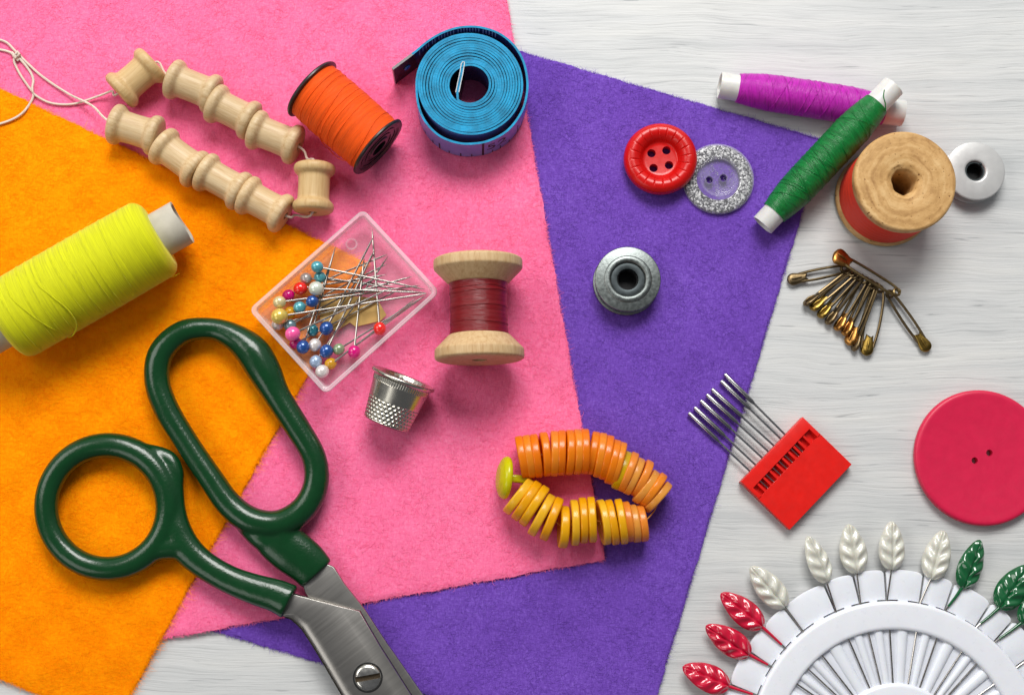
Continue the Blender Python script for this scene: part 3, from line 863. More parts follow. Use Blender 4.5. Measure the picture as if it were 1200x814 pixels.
paths = [([c7(p, zl) for p in ring], [p[2] * k7 for p in ring], True, .92),
         ([c7(p, zl + dz) for p, dz in zip(sh2, zramp)], [p[2] * k7 for p in sh2], False, .68),
         ([c7((400, 690), zl), c7((446, 676), zl), c7((500, 676), zl)], [30 * k7, 34 * k7, 34 * k7], False, .85)]
baked(handle_mb(paths), hm, 'handle', M_handle, r, sharp=80)
# blades: lower blade belongs to the upper handle and runs under the other
def blade(pts, z0, z1, bev, name, **kw):
    zm = z1 - .2
    mb = MB(); mb.prism([c8(p, zm).xy for p in pts], z0 - zs_, z1 - zs_, bev, nb=kw.pop('nb', 3), **kw)
    return mb.build(name, M_steel, r, sharp=30)
lowA = [(300, 300), (400, 310), (452, 332), (492, 395), (568, 490), (655, 622), (700, 686), (800, 830), (1010, 1190), (1140, 1450), (1180, 1560), (1120, 1500), (940, 1260), (720, 960), (560, 760), (430, 560), (345, 430)]
blade(lowA, zs_ + 1.2, zs_ + 3.6, .35, 'blade')
upB = [(302, 432), (380, 453), (470, 476), (551, 496), (628, 628), (754, 826), (955, 1140), (1075, 1380), (1130, 1500), (1040, 1420), (860, 1240), (700, 1080), (560, 930), (478, 812), (420, 712), (372, 632), (330, 568), (292, 532), (262, 520), (240, 500), (262, 440)]
blade(upB, zs_ + 3.75, zs_ + 6.4, 4.2, 'blade', nb=10, bz=1.9, wt=[.12] * 8 + [.25, .8] + [1] * 7 + [.7, .2, .12, .12])
cs = c8((580, 748), zs_ + 6.6)
mb = MB(); mb.lathe(round_poly([(4.4, 6.2), (5.0, 6.2), (5.0, 6.46), (4.4, 6.46)], .1, 2, True), 48, Matrix.Translation((cs.x, cs.y, 0)), closed=True)
scr_ring = mb.build('screw_washer', M_black, r)
mb = MB(); mb.lathe(round_poly([(0, 6.0), (4.4, 6.0), (4.4, 6.6), (3.7, 7.15), (2, 7.4), (0, 7.5)], .4, 3), 48)
slot = MB(); slot.box((0, 0, 7.2), (12, 1.7, 1.8), Matrix.Rotation(math.radians(10), 4, 'Z'))
baked(mb, [], 'screw', M_screw, r, (cs.x, cs.y, 0), cutters=[slot])
mb = MB(); mb.box((0, 0, 6.36), (8.4, 1.66, .1), Matrix.Rotation(math.radians(10), 4, 'Z')); mb.build('screw_slot_shade', metal('painted_slot_shade', (.10, .075, .05), .5), r, (cs.x, cs.y, 0))  # dark strip on the slot floor; slot shade is put into its colour

# ------------------------------------------------------------------ pin box
zb0 = 3.4; hb = 9.0
corners = [W(*p, zb0 + hb) for p in ((293.2, 362.6), (426.8, 245), (513.4, 344.5), (380.9, 459.9))]
cb_ = sum(corners, Vector()) / 4
ex = (corners[1] - corners[0]); sxl = ex.length; syl = (corners[2] - corners[1]).length
qb = Quaternion((0, 0, 1), math.atan2(ex.y, ex.x))
r = thing('pin_box', 'clear plastic tray full of pearl headed pins', 'box', (cb_.x, cb_.y, zb0), qb)
def rrect(sx, sy, rad, z, n=6):
    P = []
    for (ax, ay, a0) in ((1, 1, 0), (-1, 1, 90), (-1, -1, 180), (1, -1, 270)):
        for k in range(n + 1):
            a = math.radians(a0 + 90 * k / n); P.append((ax * (sx / 2 - rad) + rad * math.cos(a), ay * (sy / 2 - rad) + rad * math.sin(a), z))
    return P
mb = MB(); s, u = sxl, syl
mb.loops([rrect(s - 3.4, u - 3.4, 1.2, 0), rrect(s - 2.4, u - 2.4, 1.6, .5), rrect(s - 1.4, u - 1.4, 2, hb - 1.6), rrect(s - .2, u - .2, 2.2, hb - 1.4), rrect(s, u, 2.3, hb - .3), rrect(s - .5, u - .5, 2.2, hb),
          rrect(s - 2.2, u - 2.2, 1.7, hb), rrect(s - 2.6, u - 2.6, 1.6, hb - .4), rrect(s - 3.0, u - 3.0, 1.5, hb - 1.8), rrect(s - 4.4, u - 4.4, 1.2, 1.5), rrect(s - 5.0, u - 5.0, 1, 1.1)])
M_tray = clear_mat('clear_tray_plastic', (.92, .90, .92, 1), .085, .12, .42)
M_rim = clear_mat('tray_rim_plastic', (.95, .90, .92, 1), .30, .1, .4)
tray = mb.build('tray', M_tray, r, sharp=40)
rimb = MB(); rimb.loops([rrect(s - .1, u - .1, 2.3, hb - .9), rrect(s + .25, u + .25, 2.4, hb - .6), rrect(s + .25, u + .25, 2.4, hb + .1), rrect(s - .1, u - .1, 2.3, hb + .45), rrect(s - 2.2, u - 2.2, 1.7, hb + .45), rrect(s - 2.7, u - 2.7, 1.6, hb + .1), rrect(s - 3.1, u - 3.1, 1.5, hb - 1.8)], cap0=False, cap1=False)
rimb.build('rim', M_rim, r, sharp=50)
pm = W(412, 286, zb0 + 1.2) - cb_; pm = qb.inverted() @ Vector((pm.x, pm.y, 0))
mb = MB(); mb.lathe([(1.5, 1.15), (1.8, 1.3), (2.1, 1.15)], 24, Matrix.Translation((pm.x, pm.y, 0)), closed=True)
mb.build('moulding_mark', clear_mat('moulding_ring', (1, 1, 1, 1), .12), tray)
# scrap of card in the tray
zf = zb0 + 1.2
so_ = W(415, 370, zf)
mb = MB(); mb.prism([(W(*p, zf) - so_).xy for p in ((372, 352), (396, 346), (441, 349), (453, 369), (446, 376), (417, 383), (410, 378), (394, 388), (376, 376))], .05, .35, .05)
tag(mb.build('card_scrap', plastic('tan_card', lin((196, 160, 96)), .7, .2, .05), None, so_), 'torn tan scrap of card under the pins in the tray', 'paper scrap')

def pearl(name, c, rough=.18, var=.1):
    n = NT(name); co = n.mapping(n.coords(), (1000, 1000, 1000))
    nz = n.noise(co, .5, 3)
    n.set(Base_Color=n.ramp(nz, [(.3, tuple(x * .8 for x in c[:3])), (.7, c[:3])]), Roughness=rough, Coat_Weight=.6, Coat_Roughness=.05, Metallic=.25, Specular_IOR_Level=.6)
    return n.mat
PC = dict(teal=pearl('pearl_teal', lin((92, 178, 190))), dteal=pearl('pearl_dark_teal', lin((50, 132, 146))), grey=pearl('pearl_grey', lin((206, 196, 190))), red=plastic('bead_red', (.78, .015, .01, 1), .15, .6, .01, coat=.5),
          mint=pearl('pearl_mint', lin((226, 234, 218))), magenta=plastic('bead_magenta', lin((208, 6, 118)), .15, .6, .01, coat=.5), cream=pearl('pearl_cream', lin((230, 214, 160))), blue=pearl('pearl_blue', lin((36, 84, 160))),
          yellow=pearl('pearl_yellow', lin((232, 202, 96))), gold=clear_mat('bead_gold', lin((230, 170, 20)), .6, .1, .4), slate=pearl('pearl_slate', lin((120, 152, 160))), pink=plastic('bead_pink', lin((246, 92, 160)), .15, .6, .01, coat=.5),
          white=pearl('pearl_white', lin((236, 228, 224))), sky=pearl('pearl_sky', lin((170, 192, 220))), sage=pearl('pearl_sage', lin((150, 168, 130))))
pins = [(371.7, 312.5, 'teal', 2.05, 8.2, (498, 339), 3.2, 'light teal pearl pin, the highest of the bead heads in the tray'),
        (375, 324.5, 'teal', 2.0, 5.0, (499, 344), 1.6, 'teal pearl pin tucked directly under the highest teal one'),
        (358.5, 326, 'grey', 2.0, 3.4, (462, 334), 2.2, 'greyish white pearl pin between the red bead and the top teal one'),
        (352, 338, 'red', 2.3, 4.6, (452, 322), 3.4, 'red bead pin at the upper left of the cluster beside the mint one'),
        (370.5, 338, 'mint', 2.5, 7.4, (500, 343), 3.0, 'large mint white pearl pin just below the teal pair'),
        (338, 346, 'magenta', 2.1, 3.4, (454, 298), 4.0, 'magenta bead pin between the red bead and the cream pearl'),
        (327.5, 354, 'cream', 2.2, 6.4, (447, 338), 4.4, 'cream pearl pin at the left end above the big yellow one'),
        (366, 353, 'blue', 2.1, 6.6, (493, 334), 2.6, 'dark blue pearl pin straight below the mint pearl'),
        (351, 360, 'teal', 2.1, 5.0, (483, 324), 4.4, 'light teal pearl pin left of the dark blue one below the mint pearl'),
        (327.5, 370.5, 'yellow', 2.8, 7.6, (500, 344), 5.2, 'big pale yellow pearl pin at the far left of the cluster'),
        (325.5, 380, 'white', 2.1, 3.4, (446, 350), 1.6, 'white pearl pin half hidden under the big yellow pearl'),
        (339.5, 366, 'gold', 2.1, 3.4, (454, 309), 3.2, 'amber bead pin right of the big yellow pearl'),
        (340, 381, 'slate', 2.1, 4.0, (447, 322), 3.6, 'slate grey pearl pin just above the hot pink bead'),
        (343, 391, 'pink', 2.5, 6.8, (455, 339), 6.4, 'hot pink bead pin at the lower left of the cluster'),
        (382.5, 384.5, 'blue', 2.35, 4.6, (438.5, 276), 5.6, 'dark blue pearl pin apart from the rest, beside the card scrap'),
        (366.5, 387, 'dteal', 2.0, 3.4, (393, 289), 6.6, 'dark teal pearl pin left of the lone dark blue one'),
        (346.5, 402, 'magenta', 2.1, 3.4, (470, 338), 1.8, 'magenta bead pin partly under the hot pink bead'),
        (355, 406.5, 'blue', 2.3, 5.2, (391, 296), 5.0, 'dark blue pearl pin right below the hot pink bead'),
        (369, 404, 'white', 2.2, 3.6, (440, 294), 3.8, 'white pearl pin between the two lower dark blue pearls'),
        (382.5, 411.5, 'blue', 2.3, 4.2, (439, 292), 4.8, 'dark blue pearl pin beside the sage green bead'),
        (397, 409, 'sage', 2.0, 3.4, (499, 346), 2.4, 'sage green bead pin right of a dark blue pearl'),
        (415, 412, 'magenta', 2.2, 3.4, (427, 300), 4.6, 'magenta bead pin lying alone near the lower right wall of the tray'),
        (370, 423.5, 'sky', 2.2, 3.4, (455, 300), 3.4, 'pale blue pearl pin just above the lowest white one'),
        (377.5, 435, 'white', 2.3, 4.6, (487, 350), 3.4, 'white pearl pin lowest in the tray, by the bottom corner'),
        (387.5, 426, 'gold', 2.0, 3.4, (497, 347), 1.6, 'amber bead pin beside the lowest white pearl'),
        (445, 385, 'red', 2.2, 3.4, (436, 268), 4.2, 'red bead pin lying alone by the right wall of the tray')]
for (x_, y_, cname, rad, zh_, tip, zt_, lab) in pins:
    Hd = W(x_, y_, zb0 + zh_); Tp = W(*tip, zb0 + zt_)
    q, x = axis_rot(Tp - Hd)
    pr = thing('straight_pin', lab, 'pin', Hd, q, 'pearl headed pins in the tray')
    L = (Tp - Hd).length
    mb = MB(); mb.tube([(0, 0, rad * .6), (0, 0, L - 3), (0, 0, L)], [.33, .31, .06], 8); mb.build('shaft', M_pin, pr)
    mb = MB(); mb.sphere((0, 0, 0), rad, 28, 16, scale=(1, 1, 1.06)); mb.build('head', PC[cname], pr)

# ------------------------------------------------------------------ disc buttons on a cord
def disc_mat(name, c, sat=1):
    n = NT(name); co = n.mapping(n.coords(), (1000, 1000, 1000)); nz = n.noise(co, .3, 3)
    n.set(Base_Color=n.ramp(nz, [(.3, tuple(x * .85 for x in c[:3])), (.7, c[:3])]), Roughness=.24, Normal=n.bump(n.noise(co, .8, 3), .04))
    tl = n.new('ShaderNodeBsdfTranslucent'); tl.inputs[0].default_value = tuple(min(1, x * 1.1) for x in c[:3]) + (1,)
    mx = n.new('ShaderNodeMixShader'); mx.inputs[0].default_value = .26
    n.link(n.b.outputs[0], mx.inputs[1]); n.link(tl.outputs[0], mx.inputs[2]); n.link(mx.outputs[0], n.out.inputs[0])
    return n.mat
D_or = [disc_mat('orange_disc_plastic', lin(c)) for c in ((255, 140, 16), (255, 150, 34), (255, 134, 12))]
D_pale = [disc_mat('pale_orange_disc_plastic', lin(c)) for c in ((248, 170, 70), (252, 152, 52))]
D_yo = [disc_mat('amber_disc_plastic', lin(c)) for c in ((255, 190, 20), (254, 180, 14), (255, 198, 40))]
D_ye = disc_mat('yellow_green_plastic', lin((222, 218, 10)))
D_yel = disc_mat('yellow_disc_plastic', lin((226, 186, 8)))
UL = [((215, 145), (255, 355)), ((255, 140), (290, 355)), ((295, 135), (325, 352)), ((345, 125), (368, 345)), ((405, 118), (405, 345)), ((445, 112), (440, 343)), ((487, 112), (482, 340)), ((527, 107), (525, 338)), ((567, 105), (566, 335)),
      ((628, 122), (590, 335)), ((666, 128), (630, 352)), ((704, 140), (662, 365)), ((740, 165), (690, 385)), ((772, 178), (714, 392)), ((803, 228), (727, 412)), ((836, 232), (760, 425)), ((868, 262), (790, 440)), ((915, 275), (830, 450)), ((948, 330), (838, 485)), ((988, 345), (872, 502)), ((1016, 393), (895, 530))]
LL = [((858, 510), (888, 690)), ((820, 508), (848, 695)), ((782, 492), (810, 692)), ((742, 477), (778, 705)), ((690, 475), (733, 715)), ((645, 475), (685, 715)), ((598, 465), (610, 697)), ((552, 465), (562, 705)), ((508, 480), (515, 715)), ((460, 515), (450, 725)), ((438, 465), (345, 690)), ((393, 455), (283, 658)), ((362, 412), (236, 604)), ((320, 388), (196, 575)), ((282, 375), (152, 540))]
cu = (255, 112, 6)
cord = []
def disc(line, mat, label, lean=0, tk=1.0):
    (a, b) = line
    pa = (560 + a[0] / 4.523, 480 + a[1] / 4.523); pb = (560 + b[0] / 4.523, 480 + b[1] / 4.523)
    mx = ((pa[0] + pb[0]) / 2, (pa[1] + pb[1]) / 2); g = ground(*mx); Rd = 7.75; zc = g + Rd + .1
    P = W(*pa, zc); Q = W(*pb, zc); c = (P + Q) / 2
    d = (Q - P).normalized(); nrm = d.cross(Vector((0, 0, 1)))
    nrm = (nrm + Vector((0, 0, lean))).normalized()
    q, x = axis_rot(nrm)
    rr = thing('disc_button', label, 'button', c - x * Rd, q, 'coloured disc buttons threaded in a loop')
    rad = min(Rd, (P - Q).length / 2 + .5)
    mb = MB(); mb.lathe(round_poly([(a_, b_ * tk) for a_, b_ in [(1.0, -1.3), (rad - .45, -1.38), (rad, -1.0), (rad, 1.0), (rad - .45, 1.38), (rad - 1.6, 1.38), (rad - 2.2, 1.1), (1.0, 1.05)]], .25, 2, True), 48, closed=True)
    mb.build('disc', mat, rr, (rad, 0, 0), sharp=50)
    cord.append(c)
ordn = ['first', 'second', 'third', 'fourth', 'fifth', 'sixth', 'seventh', 'eighth', 'ninth', 'tenth', 'eleventh', 'twelfth', 'thirteenth', 'fourteenth', 'fifteenth']
for i, l in enumerate(UL):
    if i == 14: m, lab = D_yel, 'yellow disc button among the orange ones of the upper row'
    elif i < 14: m, lab = D_or[i % 3], ordn[i] + ' orange disc of the upper row, counting from the yellow shank button'
    else: m, lab = (D_or[1] if i in (19,) else D_pale[i % 2]), ordn[i - 15] + ' pale orange disc right of the yellow one in the upper row'
    disc(l, m, lab, random.uniform(-.05, .05))
for i, l in enumerate(LL):
    if i < 3: m, lab = D_pale[(i + 1) % 2], ordn[i] + ' pale orange disc from the right end of the lower row'
    else: m, lab = D_yo[i % 3], ordn[i - 3] + ' amber disc left of the three pale orange ones in the lower row'
    disc(l, m, lab, random.uniform(-.06, .06), 1.1 if i > 8 else .96)
# yellow-green shank button closing the loop
def s1(p, z): return W(560 + p[0] / 4.523, 480 + p[1] / 4.523, z)
g = ground(590, 560); zc = g + 7.6
P = s1((152, 248), zc); Q = s1((132, 470), zc); c = (P + Q) / 2; d = (Q - P).normalized(); nrm = d.cross(Vector((0, 0, 1)))
nrm = (nrm * -1 if nrm.x < 0 else nrm)
q, x = axis_rot((nrm + Vector((0, 0, -.18))).normalized())
rr = thing('shank_button', 'yellow green shank button at the left end of the disc loop', 'button', c - x * 7.4, q)
mb = MB(); mb.lathe(round_poly([(0, -2.6), (4, -2.4), (6.6, -1.2), (7.4, .2), (6.9, 1.4), (5.2, 1.8), (0, 1.8)], .7, 4), 56); mb.build('button_head', D_ye, rr, (7.4, 0, 0), sharp=60)
mb = MB(); mb.prism(round_poly([(-2.4, -1.3), (2.4, -1.3), (2.4, 1.3), (-2.4, 1.3)], .7, 3, True), 1.7, 8.0, .3); mb.build('shank', D_ye, rr, (7.4, 0, 0))
mb = MB(); o0 = cord[0]
cl = [p - o0 for p in cord]; sh_ = s1((235, 372), zc) - o0
mb.tube(catmull([sh_] + cl[:21] + [(cl[20] + cl[21]) / 2 + Vector((1.5, 0, 0))] + cl[21:] + [sh_], 3), .22, 6)
tag(mb.build('cord', D_pale[0], None, o0), 'thin thread running through the loop of disc buttons', 'thread')

# ------------------------------------------------------------------ needle case
zc_ = 4.2
nc = [(940.9, 487.6), (998.4, 544.3), (925.9, 619.3), (867.9, 564.9)]
cw = [W(*p, zc_) for p in nc]; cc = sum(cw, Vector()) / 4
ex = ((cw[0] - cw[3]) + (cw[1] - cw[2])) / 2; ey = ((cw[3] - cw[2]) + (cw[0] - cw[1])) / 2
sx_, sy_ = ex.length, ey.length
qn = Quaternion((0, 0, 1), math.atan2(ex.y, ex.x))
r = thing('needle_case', 'red plastic needle case with a slotted window, holding machine needles', 'needle case', (cc.x, cc.y, 0), qn)
def nl(p, z):   # photo pixel to case-local
    v = qn.inverted() @ (W(*p, z) - Vector((cc.x, cc.y, 0))); return v
mb = MB(); mb.prism([(-sx_ / 2, -sy_ / 2), (sx_ / 2, -sy_ / 2), (sx_ / 2, sy_ / 2), (-sx_ / 2, sy_ / 2)], 0, zc_, .35, nb=3)
wy1 = sy_ / 2 - 4.2 - .3; wy0 = wy1 - 3.9
cut = MB(); cut.box((0, (wy0 + wy1) / 2, zc_), (sx_ - 3.0, wy1 - wy0, 4.6))
step = MB(); step.box((0, (-sy_ / 2 - 5 + wy0) / 2, zc_ + .5), (sx_ + 4, wy0 + sy_ / 2 + 5, 1.6))
case = baked(mb, [], 'case_body', M_case_red, r, cutters=[cut, step], sharp=30)
bv = case.modifiers.new('bevel', 'BEVEL'); bv.width = .00018; bv.segments = 2; bv.limit_method = 'ANGLE'
ents = [(807, 483.5), (813.6, 477), (820.8, 469), (828, 462), (834, 455.6), (844.7, 446), (849, 438)]
ins = [(878, 551), (886, 545), (893, 536), (900.6, 529), (907, 522), (914, 513), (919, 508)]
xs = []
for (a, b) in zip(ents, ins): xs.append((nl(a, 2.6), nl(b, 2.6)))
mb = MB()
nx = [lerp(p.x, q.x, (wy0 + wy1 - 2 * p.y) / (2 * (q.y - p.y))) for p, q in xs]; nx.sort(); stp = (nx[-1] - nx[0]) / 6.6
ribx = [x0 for x0 in [(nx[i] + nx[i + 1]) / 2 for i in range(6)] + [nx[0] - stp * .55, nx[-1] + stp * .55, nx[-1] + stp * 1.5, nx[0] - stp * 1.5] if abs(x0) < sx_ / 2 - 2.2]
for xx in ribx: mb.box((xx, (wy0 + wy1) / 2, 2.5), (.75, wy1 - wy0 + .04, 2.6))
mb.build('window_rib', M_case_red, r)
# ------------------------------------------------------------------ machine needles
nlab = ['lowest and leftmost', 'second from the lower left', 'third from the lower left', 'middle', 'third from the upper right', 'second from the upper right', 'highest and rightmost']
for i, (a, b) in enumerate(zip(ents, ins)):
    A = W(*a, 2.7); B = W(*b, 2.5); d = (B - A); L = d.length; q, x = axis_rot(d)
    pr = thing('machine_needle', nlab[i] + ' steel machine needle sticking out of the red case', 'needle', A, q, 'sewing machine needles in the red case')
    Ls = L * .50
    mb = MB(); mb.tube([(0, 0, 0), (0, 0, .25), (0, 0, Ls - 1.4), (0, 0, Ls)], [.62, .78, .78, .46], 14); mb.build('shank', M_needle, pr)
    mb = MB(); mb.tube([(0, 0, Ls - .2), (0, 0, L + 8.6), (0, 0, L + 11)], [.42, .38, .05], 10); mb.build('blade', M_needle, pr)

# ------------------------------------------------------------------ safety pins
def safety_pin(a, b, za, zb, roll, label, wid=1.55, cap=True, wmat=M_brass_dk, cmat=M_brass, half=False, wr=.50, cs_=1.02):
    """a = coil end, b = clasp end"""
    A = W(*a, za); B = W(*b, zb); d = (B - A); L = d.length
    dn = d.normalized(); u = Vector((0, 0, 1)); zz = (u - dn * u.dot(dn)).normalized(); xx = dn.cross(zz)
    Rm = Matrix((xx, dn, zz)).transposed().to_quaternion() @ Quaternion((0, 1, 0), roll)
    pr = thing('safety_pin', label, 'safety pin', A, Rm, 'brass safety pins strung on one another')
    w_ = wid
    coil_ = []
    for k in range(30):
        t_ = -.25 * PI + k / 29 * 3.5 * PI; coil_.append((1.15 * math.cos(t_), 1.15 * math.sin(t_) - .2, -.55 + 1.1 * k / 29))
    P = [(-w_ * .75, L - 2.5, 0), (-w_, L * .55, 0), (-w_ * .85, 3, -.3)] + [(-x_, y_, z_) for x_, y_, z_ in coil_] + [(w_ * .85, 3, .3), (w_, L * .55, 0), (w_ * .75, L - 1.6, 0)]
    mb = MB(); mb.tube(catmull([Vector(p) for p in P], 4), wr, 8)
    mb.build('wire', wmat, pr)
    n = 14; lp = []
    for k in range(n + 1):
        t_ = k / n; y_ = L - 5.6 + 6.4 * t_
        ww = (1.15 + .95 * math.sin(min(1, t_ * 1.25) * PI / 2)) * (math.sqrt(max(0, 1 - max(0, (t_ - .62) / .385) ** 2)) if t_ > .62 else 1) * cs_ + .03
        hh = (.55 + .55 * t_) * (math.sqrt(max(0, 1 - max(0, (t_ - .7) / .305) ** 2)) if t_ > .7 else 1) + .02
        lp.append([(ww * 1.05 * math.copysign(abs(math.cos(TAU * j / 20)) ** .7, math.cos(TAU * j / 20)) + (.55 * (1 - t_) if j < 0 else 0), y_ - (1.3 * (abs(math.cos(TAU * j / 20))) if k == 0 else 0), hh * math.sin(TAU * j / 20)) for j in range(20)])
    mb = MB(); mb.loops(lp); mb.tube([(0, L - 4.3, .75), (0, L - 2.0, 1.2), (0, L - .6, 1.15)], [.28, .4, .25], 8)
    mb.build('clasp', cmat, pr, sharp=60)
    return pr
M_brass2 = metal('coppery_brass', (.56, .27, .07), .3, .5, scale=.4)
sp = [((989, 315), (925, 328), 2.0, 1.4, .1, 'dark safety pin pointing left, apart from the fanned bunch', M_brass_dk, 1.7),
      ((994, 319), (944, 356), 2.2, 2.2, 1.2, 'uppermost safety pin of the fanned bunch, seen on edge', M_brass_dk, 1.1),
      ((998, 321), (952, 361), 2.6, 1.8, .75, 'second safety pin down the fan with a bright brass clasp', M_brass, 1.3),
      ((1002, 324), (961, 370), 2.4, 1.8, .9, 'third safety pin down the fan with an olive brass clasp', M_brass, 1.25),
      ((1008, 326), (970, 378), 2.6, 1.8, 1.1, 'fourth safety pin down the fan with a blackened clasp', M_brass_dk, 1.2),
      ((1013, 329), (981, 385), 2.9, 2.0, .9, 'fifth safety pin down the fan, coppery clasp', M_brass2, 1.25),
      ((1019, 332), (990, 391), 2.6, 2.0, 1.0, 'sixth safety pin down the fan, thin coppery loop', M_brass2, 1.2),
      ((1022, 335), (995, 402), 3.0, 1.7, .55, 'seventh safety pin down the fan, open coppery clasp', M_brass2, 1.4),
      ((1026, 336), (1001, 409), 2.6, 1.8, 1.25, 'eighth safety pin down the fan, dull olive clasp', M_brass_dk, 1.2),
      ((1030, 339), (1015, 414), 2.4, 1.7, .15, 'lowest safety pin of the fan, wide open with a shiny clasp', M_brass, 2.6),
      ((1043, 345), (1087, 409), 2.0, 1.5, .1, 'safety pin pointing down right, apart from the fanned bunch', M_brass, 1.7)]
for (a, b, za, zb, roll, lab, cm, wd) in sp: safety_pin(a, b, za, zb, roll, lab, wd, cmat=cm)
safety_pin((1050, 342), (979, 298), 4.6, 4.4, .35, 'long carrier safety pin holding all the other safety pins by their coils', 2.0, cmat=M_brass2, wr=.5, cs_=1.6, wmat=metal('tarnished_wire', (.30, .22, .10), .36, .4))

# ------------------------------------------------------------------ pin wheel with leaf headed pins
wc = W(1051, 880.5, 3.0); wc0 = Vector((wc.x, wc.y, 0))
r = thing('pin_rosette', 'round white plastic pin wheel with slots for leaf headed pins', 'pin holder', wc0)
def wl(p, z):
    v = W(*p, z) - wc0; return v
R_out = (W(1051, 667, 3) - W(1051, 880.5, 3)).length; R_ro = (W(1051, 703, 5) - W(1051, 880.5, 5)).length
R_ri = (W(1051, 736.5, 5) - W(1051, 880.5, 5)).length; R_h = (W(1051, 799, 5) - W(1051, 880.5, 5)).length
angs = [-99, -88.5, -78, -68.3, -56, -47, -37.5, -22.3, -12.2, -1.7, 11.3, 21.5, 35, 44, 56.5, 67, 78, 88, 98]
angs = angs + [98 + k * 16.3 for k in range(1, 10)]
full = sorted(a % 360 for a in angs)
def pol(rad, deg, z=0):
    a = math.radians(90 - deg); return Vector((rad * math.cos(a), rad * math.sin(a), z))
# outer tabs: one scalloped plate with a slot at every pin
N = len(full)
mb = MB()
for i in range(N):
    a0 = full[i]; a1 = full[(i + 1) % N] + (360 if i == N - 1 else 0)
    gsl = .40; wd_ = a1 - a0; outl = []
    for k in range(17):
        t_ = k / 16; aa = lerp(a0 + gsl, a1 - gsl, t_)
        outl.append(pol(R_out - .8 * (abs(2 * t_ - 1) ** 12) - .35 * (2 * t_ - 1) ** 2, aa))
    for f_, rr_ in ((1, .55), (.80, .55), (.66, .55), (.66, -1.0), (.5, -1.0), (.34, -1.0), (.34, .55), (.2, .55), (0, .55)):
        outl.append(pol(R_ro + rr_ * (.72 if rr_ > 0 else 1), lerp(a0 + gsl, a1 - gsl, f_)))
    mb.prism([(p.x, p.y) for p in outl], 1.2, 2.7, .22)
mb.build('tab_plate', M_white_pl, r, sharp=30)
mb = MB(); mb.lathe(round_poly([(0, .0), (R_ro - .6, .0), (R_ro - .4, .9), (R_ro - .8, 1.0), (0, 1.0)], .2, 2), 128)
mb.build('base_plate', M_white_pl, r)
mb = MB(); mb.lathe(round_poly([(R_ri, 1.0), (R_ri, 4.6), (R_ri + .9, 5.1), (R_ro - .9, 5.1), (R_ro, 4.6), (R_ro, 1.0), (R_ro - 1.8, 1.0)], .5, 4, True), 160, closed=True)
ringo = mb.build('ring', M_white_pl, r, sharp=50)
mb = MB(); mb.lathe(round_poly([(0, 2.9), (R_ri + 1.5, 2.9), (R_ri + 1.5, 3.02), (0, 3.02)], .02, 1), 128)
mb.build('inner_floor', M_white_pl, r)
mb = MB()
for i in range(N):
    a0 = full[i]; a1 = full[(i + 1) % N] + (360 if i == N - 1 else 0); am = (a0 + a1) / 2; w0 = math.radians(a1 - a0)
    wa, wb = R_h * w0 * .26, R_ri * w0 * .22
    M = Matrix.Rotation(-math.radians(am), 4, 'Z'); L_ = []
    for rad, ww in ((R_h - 1, wa), (R_ri + .8, wb)):
        L_.append([(ww * math.cos(PI * k / 8), rad, 3.0 + 1.05 * math.sin(PI * k / 8)) for k in range(9)])
    mb.loops(L_, M)
mb.build('rib', M_white_pl, r, sharp=60)
mb = MB(); mb.lathe(round_poly([(0, 3), (R_h, 3), (R_h, 4.5), (R_h - .9, 5.1), (R_h - 4, 5.3), (0, 5.3)], .5, 4), 96)
mb.build('hub', M_white_pl, r, sharp=50)
M_leafw = plastic('pearl_white_leaf', lin((205, 204, 192)), .2, .6, .03, sss=.15, var=.1, coat=.4); M_leafr = plastic('red_leaf', (.56, .004, .035, 1), .16, .6, .02, coat=.7); M_leafg = plastic('green_leaf', (.004, .10, .028, 1), .14, .6, .02, coat=.7)
def c6(p, z): return W(780 + p[0] / 2.857, 590 + p[1] / 2.857, z)
leaves = [((214, 612), (56, 545), 42, 'r', -68.3, 'red leaf headed pin, lowest of the three red ones', .3),
          ((283, 506), (134, 407), 40, 'r', -56, 'red leaf headed pin, middle of the three red ones', -.2),
          ((326, 413), (184, 299), 40, 'r', -47, 'red leaf headed pin, highest of the three, next to the white leaves', .15),
          ((402, 346), (284, 209), 40, 'w', -37.5, 'pearly white leaf pin next to the red leaves', -.15),
          ((541, 264), (474, 107), 38, 'w', -22.3, 'creamy white leaf pin, second white one from the red leaves', .35),
          ((641, 234), (612, 67), 41, 'w', -12.2, 'pearly white leaf pin, middle one of the five white leaves', -.05),
          ((757, 222), (757, 57), 40, 'w', -1.7, 'pearly white leaf pin standing straight up below the raspberry button', .05),
          ((888, 254), (931, 88), 40, 'w', 11.3, 'pearly white leaf pin next to the green leaves', -.25),
          ((993, 284), (1053, 120), 40, 'g', 21.5, 'green leaf pin next to the white leaves', .2),
          ((1116, 351), (1215, 205), 44, 'g', 35, 'green leaf pin, middle one of the three green leaves', -.1),
          ((1188, 402), (1300, 280), 42, 'g', 44, 'green leaf pin cut by the right edge of the photo', .1)]
